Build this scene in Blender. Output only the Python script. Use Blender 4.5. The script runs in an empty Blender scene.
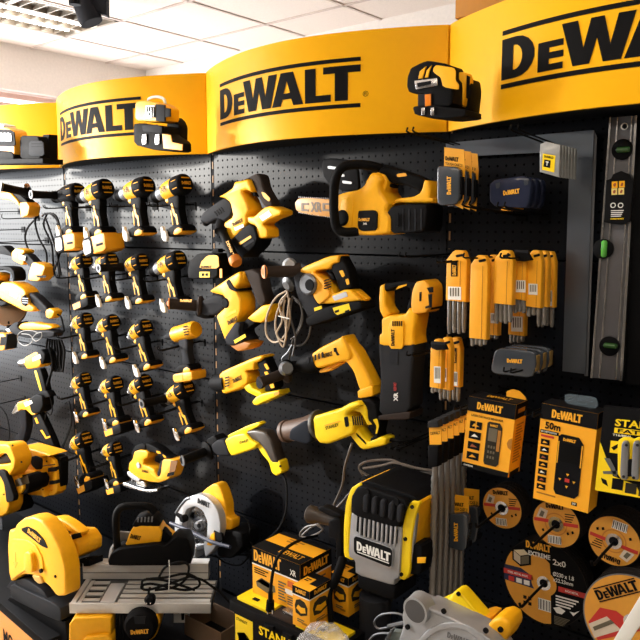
import bpy, bmesh, math, random
from mathutils import Vector, Matrix
random.seed(7)
PI = math.pi
S = bpy.context.scene
COL = S.collection

# ------------------------------------------------------------------ camera
F_PX, YAW, PITCH = 726.76, 0.691576, 0.129047
CAM = Vector((3.05507, -1.85737, 1.59158))
_F = Vector((-math.sin(YAW)*math.cos(PITCH), math.cos(YAW)*math.cos(PITCH), -math.sin(PITCH)))
_R = Vector((math.cos(YAW), math.sin(YAW), 0))
_U = _R.cross(_F)
cd = bpy.data.cameras.new('camera'); cam = bpy.data.objects.new('camera', cd); COL.objects.link(cam)
cam.location = CAM
cam.rotation_euler = Matrix((_R, _U, -_F)).transposed().to_euler()
cd.sensor_width = 36; cd.lens = 36*F_PX/640; cd.clip_start = .05; cd.clip_end = 200
S.camera = cam
# ------------------------------------------------------------------ light and exposure
S.view_settings.view_transform = 'Standard'; S.view_settings.look = 'None'
S.view_settings.gamma = 1; S.view_settings.exposure = 0.12; S.view_settings.use_curve_mapping = False
W = bpy.data.worlds.new('world'); S.world = W; W.use_nodes = True
W.node_tree.nodes['Background'].inputs[0].default_value = (.93, .96, 1, 1)
W.node_tree.nodes['Background'].inputs[1].default_value = 8
def lamp(name, kind, loc, direction, energy, color, **k):
    l = bpy.data.lights.new(name, kind); o = bpy.data.objects.new(name, l); COL.objects.link(o)
    o.location = loc; o.rotation_euler = Vector(direction).to_track_quat('-Z', 'Y').to_euler()
    l.energy = energy; l.color = color
    for a, b in k.items(): setattr(l, a, b)
    return o
SUN = (1, .68, -.16)
lamp('sun', 'SUN', (-6, -5, 4), SUN, 4.2, (1, .96, .89), angle=math.radians(3))
lamp('window_daylight', 'AREA', (-1.86, -1.15, 1.6), (1, .25, -.05), 20, (.84, .92, 1), shape='RECTANGLE', size=1.45, size_y=2.7)
lamp('added_key_lamp', 'AREA', (-1.70, -1.95, 2.14), SUN, 75, (1, .96, .89), shape='RECTANGLE', size=.4, size_y=.4)  # small lamp added inside the window for stronger side light with falloff
for i, (lx, ly) in enumerate([(2.6, -1.3), (1.2, -3.4), (4.4, -2.6)]):
    lamp('ceiling_light', 'AREA', (lx, ly, 2.72), (0, 0, -1), 14, (1, .9, .74), shape='RECTANGLE', size=1.1, size_y=.5)

# ------------------------------------------------------------------ materials
def lin(c):
    r = []
    for v in c[:3]:
        v /= 255.
        r.append(v/12.92 if v <= .04045 else ((v+.055)/1.055)**2.4)
    return (*r, 1)
MATS = {}
def mat(name, rgb, rough=.5, metal=0., var=.08, coat=0., bump=0., scale=60, emit=0., trans=0., alpha=1.):
    if name in MATS: return MATS[name]
    m = bpy.data.materials.new(name); m.use_nodes = True; MATS[name] = m
    nt = m.node_tree; b = nt.nodes['Principled BSDF']
    c = lin(rgb)
    tc = nt.nodes.new('ShaderNodeTexCoord'); no = nt.nodes.new('ShaderNodeTexNoise'); no.inputs['Scale'].default_value = scale
    no.inputs['Detail'].default_value = 3
    nt.links.new(tc.outputs['Object'], no.inputs['Vector'])
    mx = nt.nodes.new('ShaderNodeMix'); mx.data_type = 'RGBA'
    mx.inputs[6].default_value = tuple(max(0, v*(1-var)) for v in c[:3])+(1,)
    mx.inputs[7].default_value = tuple(min(1, v*(1+var)) for v in c[:3])+(1,)
    nt.links.new(no.outputs['Fac'], mx.inputs[0]); nt.links.new(mx.outputs[2], b.inputs['Base Color'])
    mr = nt.nodes.new('ShaderNodeMapRange'); mr.inputs['To Min'].default_value = max(0.03, rough-.07); mr.inputs['To Max'].default_value = min(1, rough+.07)
    nt.links.new(no.outputs['Fac'], mr.inputs['Value']); nt.links.new(mr.outputs[0], b.inputs['Roughness'])
    b.inputs['Metallic'].default_value = metal
    if sum(c[:3]) < .09 and metal < .5: b.inputs['Specular IOR Level'].default_value = .07; mr.inputs['To Min'].default_value = max(rough, .58); mr.inputs['To Max'].default_value = max(rough, .58)+.1
    b.inputs['Coat Weight'].default_value = coat
    if bump:
        bp = nt.nodes.new('ShaderNodeBump'); bp.inputs['Strength'].default_value = bump; bp.inputs['Distance'].default_value = .002
        nt.links.new(no.outputs['Fac'], bp.inputs['Height']); nt.links.new(bp.outputs[0], b.inputs['Normal'])
    if emit:
        b.inputs['Emission Color'].default_value = c; b.inputs['Emission Strength'].default_value = emit
    if trans: b.inputs['Transmission Weight'].default_value = trans
    if alpha < 1: b.inputs['Alpha'].default_value = alpha
    return m
YEL = mat('tool_yellow', (246, 178, 20), .44, bump=.08)
YEL2 = mat('bright_yellow', (252, 214, 22), .42, bump=.08)
for _m in (YEL, YEL2): _m.node_tree.nodes['Principled BSDF'].inputs['Specular IOR Level'].default_value = .3
AMB = mat('card_amber', (247, 172, 24), .5, var=.05)
BLK = mat('black_plastic', (15, 15, 17), .42, bump=.15)
RUB = mat('black_rubber', (14, 14, 15), .6, bump=.3, scale=200)
DGR = mat('dark_grey_plastic', (38, 39, 43), .48, bump=.1)
GRY = mat('grey_casting', (112, 114, 118), .42, .6, bump=.1)
CHR = mat('chrome', (205, 205, 205), .22, 1.)
SIL = mat('silver_paint', (196, 199, 204), .35, .35, var=.04)
WHT = mat('white_paper', (235, 235, 230), .6, var=.03)
INK = mat('black_ink', (18, 18, 20), .6, var=.02)
INKY = mat('amber_ink', (240, 172, 30), .5, var=.02)
INKW = mat('white_ink', (232, 232, 228), .5, var=.02)
INKR = mat('red_ink', (190, 42, 34), .5, var=.02)
CRD = mat('cord_black', (20, 20, 21), .45)
HOOK = mat('black_hook_wire', (16, 16, 17), .35, .3)
CARDB = mat('brown_cardboard', (120, 96, 74), .8, bump=.1)

# ------------------------------------------------------------------ mesh helpers
def tago(o, label=None, cat=None, group=None, kind=None):
    if label: o['label'] = label
    if cat: o['category'] = cat
    if group: o['group'] = group
    if kind: o['kind'] = kind
    return o
def thing(name, label, cat, loc, group=None):
    o = bpy.data.objects.new(name, None); COL.objects.link(o); o.location = loc; o.empty_display_size = .02
    return tago(o, label, cat, group)
def mk(name, verts, faces, m, parent=None, smooth=True, sharp=38, loc=None):
    """link ONE mesh object; verts are world points; the origin goes to the parent (or loc)"""
    base = Vector(parent['_o']) if parent is not None and '_o' in parent else (parent.location.copy() if parent is not None else Vector(loc) if loc is not None else sum((Vector(v) for v in verts), Vector())/len(verts))
    me = bpy.data.meshes.new(name)
    me.from_pydata([tuple(Vector(v)-base) for v in verts], [], faces); me.update()
    bm = bmesh.new(); bm.from_mesh(me); bmesh.ops.recalc_face_normals(bm, faces=bm.faces); bm.to_mesh(me); bm.free()
    if smooth:
        for p in me.polygons: p.use_smooth = True
        me.set_sharp_from_angle(angle=math.radians(sharp))
    mm = m if isinstance(m, (list, tuple)) else [m]
    for q in mm: me.materials.append(q)
    o = bpy.data.objects.new(name, me); COL.objects.link(o)
    if parent is not None: o.parent = parent; WO[o.name] = base
    if parent is None: o.location = base
    return o
WO = {}
_mk = mk
def mk(name, verts, faces, m, parent=None, **k):
    if parent is not None and parent.type != 'EMPTY':
        # sub-part: parent part sits at its root's origin (identity local transform) or is a mesh thing
        base = WO.get(parent.name, parent.location.copy())
        me_o = _mk(name, verts, faces, m, None, loc=base, **{a: b for a, b in k.items() if a != 'loc'})
        me_o.location = (0, 0, 0); me_o.parent = parent; WO[me_o.name] = base
        return me_o
    return _mk(name, verts, faces, m, parent, **k)

class Fr:
    """vertical plane P.n = d, d measured towards the aisle"""
    def __init__(s, ang=0., off=0.):
        s.n = Vector((math.sin(ang), -math.cos(ang), 0)); s.r = Vector((math.cos(ang), math.sin(ang), 0)); s.off = off
    def U(s, px, py, d):
        D = _F + _R*((px-320)/F_PX) - _U*((py-320)/F_PX)
        t = (s.off + d - CAM.dot(s.n))/D.dot(s.n)
        return CAM + D*t
WALL = Fr(0)
FACE = Fr(YAW)          # vertical plane square to the camera
def U(px, py, y, fr=WALL): return fr.U(px, py, y)
def cr(crop, p): return (crop[0]+p[0]/crop[2], crop[1]+p[1]/crop[2])

def chaikin(P, n, closed=True):
    for _ in range(n):
        Q = []
        L = len(P)
        for i in range(L if closed else L-1):
            a = Vector(P[i]); b = Vector(P[(i+1) % L])
            Q += [a*.86+b*.14, a*.14+b*.86]
        if not closed: Q = [Vector(P[0])]+Q+[Vector(P[-1])]
        P = Q
    return [Vector(p) for p in P]
def crosses(a, b, c, d):
    def w(o, p, q): return (p.x-o.x)*(q.y-o.y)-(p.y-o.y)*(q.x-o.x)
    return w(a, b, c)*w(a, b, d) < 0 and w(c, d, a)*w(c, d, b) < 0
def extr(P, n, t, bev, r, steps=3):
    """P: 3-D outline in a plane with normal n; returns verts, faces of a slab of half thickness t with rounded rims"""
    N = len(P); up = Vector((0, 0, 1)) if abs(n.z) < .9 else Vector((1, 0, 0))
    ax = r.normalized(); az = ax.cross(n).normalized()
    c2 = [Vector((p.dot(ax), p.dot(az))) for p in P]
    area = sum(c2[i].x*c2[(i+1) % N].y-c2[(i+1) % N].x*c2[i].y for i in range(N))
    sg = 1 if area > 0 else -1
    inn = []
    for i in range(N):
        a = (c2[i]-c2[i-1]); b = (c2[(i+1) % N]-c2[i])
        na = Vector((-a.y, a.x)).normalized() if a.length > 1e-9 else Vector((0, 0)); nb = Vector((-b.y, b.x)).normalized() if b.length > 1e-9 else na
        m = (na+nb)
        m = m.normalized()/max(.5, math.cos(min(1.2, na.angle(nb, 0)/2))) if m.length > 1e-6 else na
        inn.append(ax*(m.x*sg)+az*(m.y*sg))
    bev = min(bev*(.62 if bev > .004 else 1), t*.98)
    if bev > .0015:
        d2 = [Vector((v.dot(ax), v.dot(az))) for v in inn]; lim = []
        for i in range(N):
            best = 9.; p = c2[i]; d = d2[i]
            for j in range(N):
                if j == i or (j+1) % N == i: continue
                a = c2[j]; e = c2[(j+1) % N]-a; den = d.x*e.y-d.y*e.x
                if abs(den) < 1e-12: continue
                w = a-p; tt = (w.x*e.y-w.y*e.x)/den; uu = (w.x*d.y-w.y*d.x)/den
                if tt > 1e-5 and -.001 <= uu <= 1.001: best = min(best, tt)
            lim.append(min(1., .42*best/bev))
        for _ in range(2): lim = [min(lim[i], (lim[i-1]+lim[i]+lim[(i+1) % N])/3+.15) for i in range(N)]
        d2 = [d2[i]*(lim[i]*bev) for i in range(N)]
        for _ in range(4):                      # collapse corner edges that turn over, then back off where the rim still crosses itself
            for i in range(N):
                j = (i+1) % N
                if (c2[j]+d2[j]-c2[i]-d2[i]).dot(c2[j]-c2[i]) <= 0:
                    mid = (c2[i]+d2[i]+c2[j]+d2[j])/2; d2[i] = mid-c2[i]; d2[j] = mid-c2[j]
        for _ in range(5):
            q = [c2[i]+d2[i] for i in range(N)]; bad = set()
            for i in range(N):
                for k in range(2, min(9, N-2)):
                    j = (i+k) % N
                    if crosses(q[i], q[(i+1) % N], q[j], q[(j+1) % N]): bad |= {(i+m) % N for m in range(-1, k+3)}
            if not bad: break
            for i in bad: d2[i] = d2[i]*.5
        inn = [ax*(d.x/bev)+az*(d.y/bev) for d in d2]
    lay = []
    if bev > 0:
        for k in range(steps+1):
            a = PI/2*k/steps; lay.append((-t+bev*(1-math.sin(a)), bev*(1-math.cos(a))))
        lay = lay[::-1]
        # lay: from outer face? build symmetric list
        seq = [(-t + bev*(1-math.cos(PI/2*k/steps)), bev*(1-math.sin(PI/2*k/steps))) for k in range(steps+1)]
        seq += [(-z, e) for z, e in seq[::-1]]
    else: seq = [(-t, 0), (t, 0)]
    V = []; Fc = []
    for z, e in seq:
        V += [P[i]+n*z+inn[i]*e for i in range(N)]
    for k in range(len(seq)-1):
        for i in range(N):
            j = (i+1) % N; Fc.append((k*N+i, k*N+j, (k+1)*N+j, (k+1)*N+i))
    Fc.append(tuple(range(N))[::-1]); Fc.append(tuple(range((len(seq)-1)*N, len(seq)*N)))
    return V, Fc
def tr(name, parent, crop, pts, y, t, m, bev=.006, sm=1, fr=WALL, label=None, kind=None, steps=3, front=None):
    """traced slab: outline given in picture coordinates, unprojected on its own plane at distance y off the wall"""
    P = [U(*cr(crop, p), y if front is None else front, fr) for p in pts]
    if front is not None: P = [p-fr.n*(front-y) for p in P]
    P = chaikin(P, sm) if sm else P
    V, Fc = extr(P, fr.n, t, bev, fr.r, steps)
    o = mk(name, V, Fc, m, parent)
    return tago(o, label, kind=kind)
def poly(name, parent, crop, pts, y, m, fr=WALL, sm=0, label=None):
    """thin printed or moulded patch 0.6 mm proud"""
    return tr(name, parent, crop, pts, y, .0004, m, 0, sm, fr, label)
def lathe(name, parent, a, b, prof, m, seg=20, label=None, kind=None):
    """prof: (t along a->b in 0..1, radius)"""
    a = Vector(a); b = Vector(b); d = b-a; L = d.length; d.normalize()
    s = d.orthogonal().normalized(); q = d.cross(s)
    V = []; Fc = []
    for t, r in prof:
        for k in range(seg):
            an = 2*PI*k/seg; V.append(a+d*(t*L)+s*(math.cos(an)*r)+q*(math.sin(an)*r))
    n = len(prof)
    for i in range(n-1):
        for k in range(seg):
            k2 = (k+1) % seg; Fc.append((i*seg+k, i*seg+k2, (i+1)*seg+k2, (i+1)*seg+k))
    Fc.append(tuple(range(seg))[::-1]); Fc.append(tuple(range((n-1)*seg, n*seg)))
    return tago(mk(name, V, Fc, m, parent), label, kind=kind)
def catmull(P, n=5):
    P = [Vector(p) for p in P]
    if len(P) < 3: return P
    Q = [P[0]*2-P[1]]+P+[P[-1]*2-P[-2]]; R = []
    for i in range(1, len(Q)-2):
        for k in range(n):
            t = k/n; a, b, c, d = Q[i-1:i+3]
            R.append(.5*((2*b)+(c-a)*t+(2*a-5*b+4*c-d)*t*t+(3*b-a-3*c+d)*t**3))
    R.append(P[-1]); return R
def tube(name, parent, pts, r, m, seg=8, smooth=4, label=None, rads=None):
    P = catmull(pts, smooth) if smooth > 1 else [Vector(p) for p in pts]
    if rads and smooth > 1:
        rr = []
        for i in range(len(rads)-1):
            for k in range(smooth): rr.append(rads[i]+(rads[i+1]-rads[i])*k/smooth)
        rads = rr+[rads[-1]]
    V, Fc = tubegeo(P, r, seg, rads)
    return tago(mk(name, V, Fc, m, parent), label)
def tubegeo(P, r, seg=8, rads=None):
    V = []; Fc = []; prev = None
    for i, p in enumerate(P):
        d = (P[min(i+1, len(P)-1)]-P[max(i-1, 0)]).normalized()
        if prev is None: s = d.orthogonal().normalized()
        else:
            s = (prev-d*prev.dot(d))
            s = s.normalized() if s.length > 1e-6 else d.orthogonal().normalized()
        prev = s; q = d.cross(s); rr = rads[i] if rads else r
        for k in range(seg):
            an = 2*PI*k/seg; V.append(p+s*(math.cos(an)*rr)+q*(math.sin(an)*rr))
    for i in range(len(P)-1):
        for k in range(seg):
            k2 = (k+1) % seg; Fc.append((i*seg+k, i*seg+k2, (i+1)*seg+k2, (i+1)*seg+k))
    Fc.append(tuple(range(seg))[::-1]); Fc.append(tuple(range((len(P)-1)*seg, len(P)*seg)))
    return V, Fc
def pt(name, parent, crop, pts, y, r, m, seg=10, fr=WALL, smooth=4, label=None, rads=None):
    """tube through picture points; each point is (X, Y) or (X, Y, distance off the wall)"""
    return tube(name, parent, [U(*cr(crop, p[:2]), p[2] if len(p) > 2 else y, fr) for p in pts], r, m, seg, smooth, label, rads)
def join(geos):
    V = []; Fc = []
    for v, f in geos:
        b = len(V); V += list(v); Fc += [tuple(i+b for i in q) for q in f]
    return V, Fc
def boxgeo(o, ax, ay, az, bev=0.):
    o = Vector(o); ax = Vector(ax); ay = Vector(ay); az = Vector(az)
    P = [o, o+ax, o+ax+az, o+az]
    n = ay.normalized()
    c = [p+ay/2 for p in P]
    return extr(c, n, ay.length/2, bev, ax, 2)
def box(name, parent, x0, x1, y0, y1, z0, z1, m, bev=0., label=None, kind=None):
    V, Fc = boxgeo((x0, y0, z0), (x1-x0, 0, 0), (0, y1-y0, 0), (0, 0, z1-z0), bev)
    return tago(mk(name, V, Fc, m, parent, smooth=bev > 0), label, kind=kind)

# ------------------------------------------------------------------ lettering
_tc = {}
def textgeo(s, bold=0.):
    k = (s, bold)
    if k in _tc: return _tc[k]
    c = bpy.data.curves.new('t', 'FONT'); c.body = s; c.size = 1; c.offset = bold; c.resolution_u = 2
    o = bpy.data.objects.new('t', c); COL.objects.link(o)
    dg = bpy.context.evaluated_depsgraph_get()
    me = bpy.data.meshes.new_from_object(o.evaluated_get(dg))
    V = [v.co.copy() for v in me.vertices]; Fc = [tuple(p.vertices) for p in me.polygons]
    x0 = min(v.x for v in V); x1 = max(v.x for v in V); y0 = min(v.y for v in V); y1 = max(v.y for v in V)
    V = [((v.x-x0)/(x1-x0), (v.y-y0)/(y1-y0)) for v in V]
    bpy.data.objects.remove(o); bpy.data.meshes.remove(me); bpy.data.curves.remove(c)
    _tc[k] = (V, Fc); return _tc[k]
def logogeo(bars=False):
    """heavy condensed capitals D e W A L T in a 0..1 box (the second letter is a small capital)"""
    L = []
    def A(ps): L.append(ps)
    w = 4.05
    def D(x):
        n = 9; out = [(x, 0), (x+.30, 0)]; inn = [(x+.24, .2), (x+.28, .2)]
        o = [(x+.30+.36*math.sin(PI*k/n), .5-.5*math.cos(PI*k/n)) for k in range(n+1)]
        i_ = [(x+.27+.15*math.sin(PI*k/n), .5-.3*math.cos(PI*k/n)) for k in range(n+1)]
        A([(x, 0), (x+.24, 0), (x+.24, 1), (x, 1)])
        for k in range(n): A([o[k], o[k+1], i_[k+1], i_[k]])
        A([(x+.24, 0), o[0], i_[0], (x+.24, .2)]); A([(x+.24, .8), i_[-1], o[-1], (x+.24, 1)])
    D(0)
    x = .72; A([(x, 0), (x+.2, 0), (x+.2, .68), (x, .68)])
    for b in (0, .27, .53): A([(x+.2, b), (x+.44, b), (x+.44, b+.15), (x+.2, b+.15)])
    x = 1.12
    A([(x, 1), (x+.26, 1), (x+.36, .38), (x+.36, .0), (x+.20, 0)]); A([(x+.36, 0), (x+.36, .38), (x+.46, 1), (x+.56, 1), (x+.56, .55), (x+.46, 0)])
    A([(x+.56, 1), (x+.66, 1), (x+.76, .38), (x+.76, 0), (x+.66, 0), (x+.56, .55)]); A([(x+.76, 0), (x+.76, .38), (x+.86, 1), (x+1.1, 1), (x+.92, 0)])
    x = 2.08
    A([(x, 0), (x+.24, 0), (x+.29, .2), (x+.32, .38), (x+.40, .74), (x+.40, 1), (x+.24, 1)])
    A([(x+.80, 0), (x+.56, 0), (x+.51, .2), (x+.48, .38), (x+.40, .74), (x+.40, 1), (x+.56, 1)]); A([(x+.29, .2), (x+.51, .2), (x+.48, .38), (x+.32, .38)])
    x = 2.92; A([(x, 0), (x+.24, 0), (x+.24, 1), (x, 1)]); A([(x+.24, 0), (x+.56, 0), (x+.56, .2), (x+.24, .2)])
    x = 3.32; A([(x+.24, 0), (x+.50, 0), (x+.50, .8), (x+.24, .8)]); A([(x, .8), (x+.24, .8), (x+.50, .8), (x+.74, .8), (x+.74, 1), (x, 1)])
    w = 4.06
    if bars:
        L[:] = [[(a, .15+.70*b) for a, b in ps] for ps in L]
        A([(0, 0), (w, 0), (w, .08), (0, .08)]); A([(0, .92), (w, .92), (w, 1), (0, 1)])
    V = []; Fc = []
    for ps in L:
        b = len(V); V += [(a/w, c) for a, c in ps]; Fc.append(tuple(range(b, b+len(ps))))
    return V, Fc
LOGO = logogeo(); LOGOB = logogeo(True)
def put(geo, name, parent, TL, TR, BL, m, lift=.0006, label=None):
    V, Fc = geo; TL = Vector(TL); TR = Vector(TR); BL = Vector(BL)
    ax = TR-TL; ay = TL-BL; n = ay.cross(ax)
    n.normalize()
    if n.dot(CAM-TL) < 0: n = -n
    return tago(mk(name, [BL+ax*x+ay*y+n*lift for x, y in V], Fc, m, parent, smooth=False), label)
def logo(parent, crop, TL, TR, BL, y, m=INK, fr=WALL, bars=False, name='lettering'):
    return put(LOGOB if bars else LOGO, name, parent, U(*cr(crop, TL), y, fr), U(*cr(crop, TR), y, fr), U(*cr(crop, BL), y, fr), m)
def text(s, parent, crop, TL, TR, BL, y, m=INK, fr=WALL, bold=.02, name='lettering'):
    return put(textgeo(s, bold), name, parent, U(*cr(crop, TL), y, fr), U(*cr(crop, TR), y, fr), U(*cr(crop, BL), y, fr), m)
class Face:
    """a flat printed panel given by its top-left, top-right, bottom-left world corners; (u, v) in 0..1, v down"""
    def __init__(s, TL, TR, BL, parent): s.o = Vector(TL); s.a = Vector(TR)-s.o; s.b = Vector(BL)-s.o; s.p = parent; n = s.a.cross(s.b).normalized(); s.n = n if n.dot(CAM-s.o) > 0 else -n
    def P(s, u, v, l=.0006): return s.o+s.a*u+s.b*v+s.n*l
    def text(s, t, u, v, w, h, m=INK, bold=.02, l=.0012): return put(textgeo(t, bold), 'lettering', s.p, s.P(u, v, 0), s.P(u+w, v, 0), s.P(u, v+h, 0), m, l)
    def logo(s, u, v, w, h, m=INK, bars=False, l=.0012): return put(LOGOB if bars else LOGO, 'lettering', s.p, s.P(u, v, 0), s.P(u+w, v, 0), s.P(u, v+h, 0), m, l)
    def poly(s, pts, m, name='print', l=.0006):
        geo = extr([s.P(u, v, l) for u, v in pts], s.n, .0002, 0, s.a)
        return mk(name, *geo, m, s.p, smooth=False)
    def rect(s, u, v, w, h, m, name='print', l=.0006): return s.poly([(u, v), (u+w, v), (u+w, v+h), (u, v+h)], m, name, l)
    def bars(s, u, v, w, h, m=INK, n=9, l=.0012, name='barcode'):
        g = []; x = u
        for k in range(n):
            bw = w/n*(.3+.4*((k*7) % 3)/2); x = u+w*k/n
            g.append(extr([s.P(a, b, l) for a, b in ((x, v), (x+bw, v), (x+bw, v+h), (x, v+h))], s.n, .0002, 0, s.a))
        return mk(name, *join(g), m, s.p, smooth=False)
    def lines(s, u, v, w, h, m, n=3, l=.0012, name='fine_print'):
        g = []
        for k in range(n):
            ww = w*(1-.25*((k*5) % 3)/2); vv = v+h*k/n
            g.append(extr([s.P(a, b, l) for a, b in ((u, vv), (u+ww, vv), (u+ww, vv+h/n*.5), (u, vv+h/n*.5))], s.n, .0002, 0, s.a))
        return mk(name, *join(g), m, s.p, smooth=False)

# ================================================================== the room
wallm = mat('white_wall_paint', (238, 230, 222), .85, bump=.05)
RX0, RX1, RY0, RY1, RH = -1.78, 5.4, -5.2, 1.83, 2.80
shopm = mat('dark_shop_wall_paint', (92, 88, 84), .8)
def sbox(name, *a, m=wallm): return box(name, None, *a, m, kind='structure')
floor = sbox('floor', RX0-.2, RX1+.2, RY0-.2, RY1+.2, -.1, 0, m=mat('floor_tile', (205, 196, 184), .45, bump=.05))
sbox('wall_back', RX0-.2, RX1+.2, RY1, RY1+.15, 0, RH+.2)
sbox('wall_right', RX1, RX1+.15, RY0, RY1, 0, RH+.2, m=shopm)
sbox('wall_front', RX0-.2, RX1+.2, RY0-.15, RY0, 0, RH+.2, m=shopm)
WY0, WY1, WZ0, WZ1 = -2.55, 1.5, .62, 2.50
g = [boxgeo((RX0-.2, RY0, 0), (.2, 0, 0), (0, WY0-RY0, 0), (0, 0, RH+.2)), boxgeo((RX0-.2, WY1, 0), (.2, 0, 0), (0, RY1-WY1, 0), (0, 0, RH+.2)),
     boxgeo((RX0-.2, WY0, 0), (.2, 0, 0), (0, WY1-WY0, 0), (0, 0, WZ0)), boxgeo((RX0-.2, WY0, WZ1), (.2, 0, 0), (0, WY1-WY0, 0), (0, 0, RH+.2-WZ1))]
tago(mk('wall_left', *join(g), wallm, None, smooth=False), kind='structure')
frm = mat('window_frame_paint', (228, 190, 178), .5)
win = tago(bpy.data.objects.new('window_1', None), kind='structure'); COL.objects.link(win); win.location = (RX0, -.5, 1.5)
for z0, z1 in ((WZ1-.045, WZ1-.01), (WZ1-.10, WZ1-.075), (WZ0, WZ0+.05)): box('window_rail', win, RX0-.12, RX0-.06, WY0, WY1, z0, z1, frm)
for yy in (WY0, -.1, WY1-.05): box('window_stile', win, RX0-.12, RX0-.06, yy, yy+.05, WZ0, WZ1, frm)
glass = bpy.data.materials.new('window_glass'); glass.use_nodes = True
_n = glass.node_tree; _n.nodes.clear(); _o = _n.nodes.new('ShaderNodeOutputMaterial'); _t = _n.nodes.new('ShaderNodeBsdfTransparent'); _n.links.new(_t.outputs[0], _o.inputs[0])
# ceiling: backing slab, recessed tiles that can be picked apart, T-bars
box('ceiling', None, RX0-.2, RX1+.2, RY0-.2, RY1+.2, RH+.03, RH+.13, wallm, kind='structure')
ceil = bpy.data.objects['ceiling']
tile = mat('ceiling_tile', (246, 232, 222), .9, bump=.25, scale=120)
tbar = mat('ceiling_grid_bar', (216, 198, 188), .5)
TX0, TY0, TS = -1.93, 1.47-.6*12, .60
g = []
nx = int((RX1-TX0)/TS)+1
for i in range(1, nx+1): g.append(boxgeo((TX0+i*TS-.009, RY0, RH-.004), (.018, 0, 0), (0, RY1-RY0, 0), (0, 0, .034)))
for j in range(-1, 14):
    yy = TY0+j*TS
    if RY0 < yy < RY1: g.append(boxgeo((RX0, yy-.009, RH-.004), (RX1-RX0, 0, 0), (0, .018, 0), (0, 0, .034)))
mk('grid_bar', *join(g), tbar, ceil, smooth=False)
tile_me = None
for i in range(0, nx+1):
    for j in range(-1, 13):
        x0 = max(TX0+i*TS+.012, RX0); x1 = min(TX0+(i+1)*TS-.012, RX1); y0 = max(TY0+j*TS+.012, RY0); y1 = min(TY0+(j+1)*TS-.012, RY1)
        if x1-x0 < .05 or y1-y0 < .05: continue
        if i == 1 and j in (9, 10): continue        # the light fitting sits here
        full = x1-x0 > TS-.03 and y1-y0 > TS-.03
        if full and tile_me:
            o = bpy.data.objects.new('ceiling_tile', tile_me[0]); COL.objects.link(o); o.parent = ceil
            o.location = (x0-tile_me[1], y0-tile_me[2], 0)
        else:
            o = box('ceiling_tile', ceil, x0, x1, y0, y1, RH+.002, RH+.026, tile)
            if full: tile_me = (o.data, x0, y0)
# fluorescent louvre fitting above
fx0, fx1, fy0, fy1 = TX0+TS+.015, TX0+2*TS-.015, TY0+9*TS+.015, TY0+11*TS-.015
t = thing('fluorescent_ceiling_light', 'recessed louvre ceiling light with lit tube, above the far left of the display', 'light', ((fx0+fx1)/2, (fy0+fy1)/2, RH+.03))
alu = mat('louvre_aluminium', (170, 160, 148), .35, .8)
box('housing', t, fx0, fx1, fy0, fy1, RH+.024, RH+.03, alu)
g = [boxgeo((fx0, fy0, RH-.006), (fx1-fx0, 0, 0), (0, .02, 0), (0, 0, .03)), boxgeo((fx0, fy1-.02, RH-.006), (fx1-fx0, 0, 0), (0, .02, 0), (0, 0, .03)),
     boxgeo((fx0, fy0, RH-.006), (.02, 0, 0), (0, fy1-fy0, 0), (0, 0, .03)), boxgeo((fx1-.02, fy0, RH-.006), (.02, 0, 0), (0, fy1-fy0, 0), (0, 0, .03))]
mk('frame', *join(g), alu, t, smooth=False)
for k in range(2):
    xx = fx0+.02+(fx1-fx0-.04)*(k+1)/3
    box('reflector', t, xx-.012, xx+.012, fy0+.02, fy1-.02, RH-.004, RH+.024, alu)
sl = None
for c in range(3):
    for k in range(13):
        xa = fx0+.022+(fx1-fx0-.04)*c/3; yy = fy0+.05+k*.085
        if sl is None: sl = box('slat', t, xa, xa+.165, yy, yy+.006, RH-.003, RH+.02, alu); base = (xa, yy)
        else:
            o = bpy.data.objects.new('slat', sl.data); COL.objects.link(o); o.parent = t; o.location = (xa-base[0], yy-base[1], 0)
lampm = mat('lit_tube', (255, 252, 245), .5, emit=9)
for c in range(2):
    xa = fx0+.11+(fx1-fx0-.04)*c/3
    lathe('lit_tube', t, (xa, fy0+.05, RH+.012), (xa, fy1-.05, RH+.012), [(0, .01), (1, .01)], lampm, 10)
t = thing('ceiling_spotlight', 'black cylindrical spotlight with bracket hanging under the louvre ceiling light', 'spotlight', (-.35, .3, 2.7))
pF = Fr(YAW, 0); dS = 3.379-4.05
lathe('spot_body', t, U(79, -6, dS, pF), U(92, 23, dS, pF), [(0, .035), (.1, .05), (.75, .062), (1, .06)], DGR, 18)
lathe('mount', t, (-.36, .32, RH), (-.36, .32, 2.70), [(0, .03), (1, .03)], BLK, 12)
tr('bracket', t, (0, 0, 1), [(94, -6), (108, -6), (108, 17), (101, 14), (94, 11)], dS, .03, DGR, .004, 0, pF)

# ================================================================== shelving
peg = bpy.data.materials.new('perforated_steel'); peg.use_nodes = True
nt = peg.node_tree; b = nt.nodes['Principled BSDF']
def N(kind, **k):
    n = nt.nodes.new(kind)
    for a, v in k.items(): setattr(n, a, v)
    return n
def M(op, a, b_=None, c=None):
    n = N('ShaderNodeMath', operation=op)
    for i, v in enumerate((a, b_, c)):
        if v is None: continue
        if isinstance(v, (int, float)): n.inputs[i].default_value = v
        else: nt.links.new(v, n.inputs[i])
    return n.outputs[0]
gm = N('ShaderNodeNewGeometry'); sp = N('ShaderNodeSeparateXYZ'); nt.links.new(gm.outputs['Position'], sp.inputs[0])
P_ = .0253
fx = M('SUBTRACT', M('FRACT', M('DIVIDE', M('ADD', sp.outputs[0], 10+P_/2), P_)), .5); fz = M('SUBTRACT', M('FRACT', M('DIVIDE', M('ADD', sp.outputs[2], P_*.25), P_)), .5)
rr = M('SQRT', M('ADD', M('MULTIPLY', fx, fx), M('MULTIPLY', fz, fz)))
hole = N('ShaderNodeMapRange'); hole.inputs['From Min'].default_value = .105; hole.inputs['From Max'].default_value = .15
nt.links.new(rr, hole.inputs['Value'])
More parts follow.
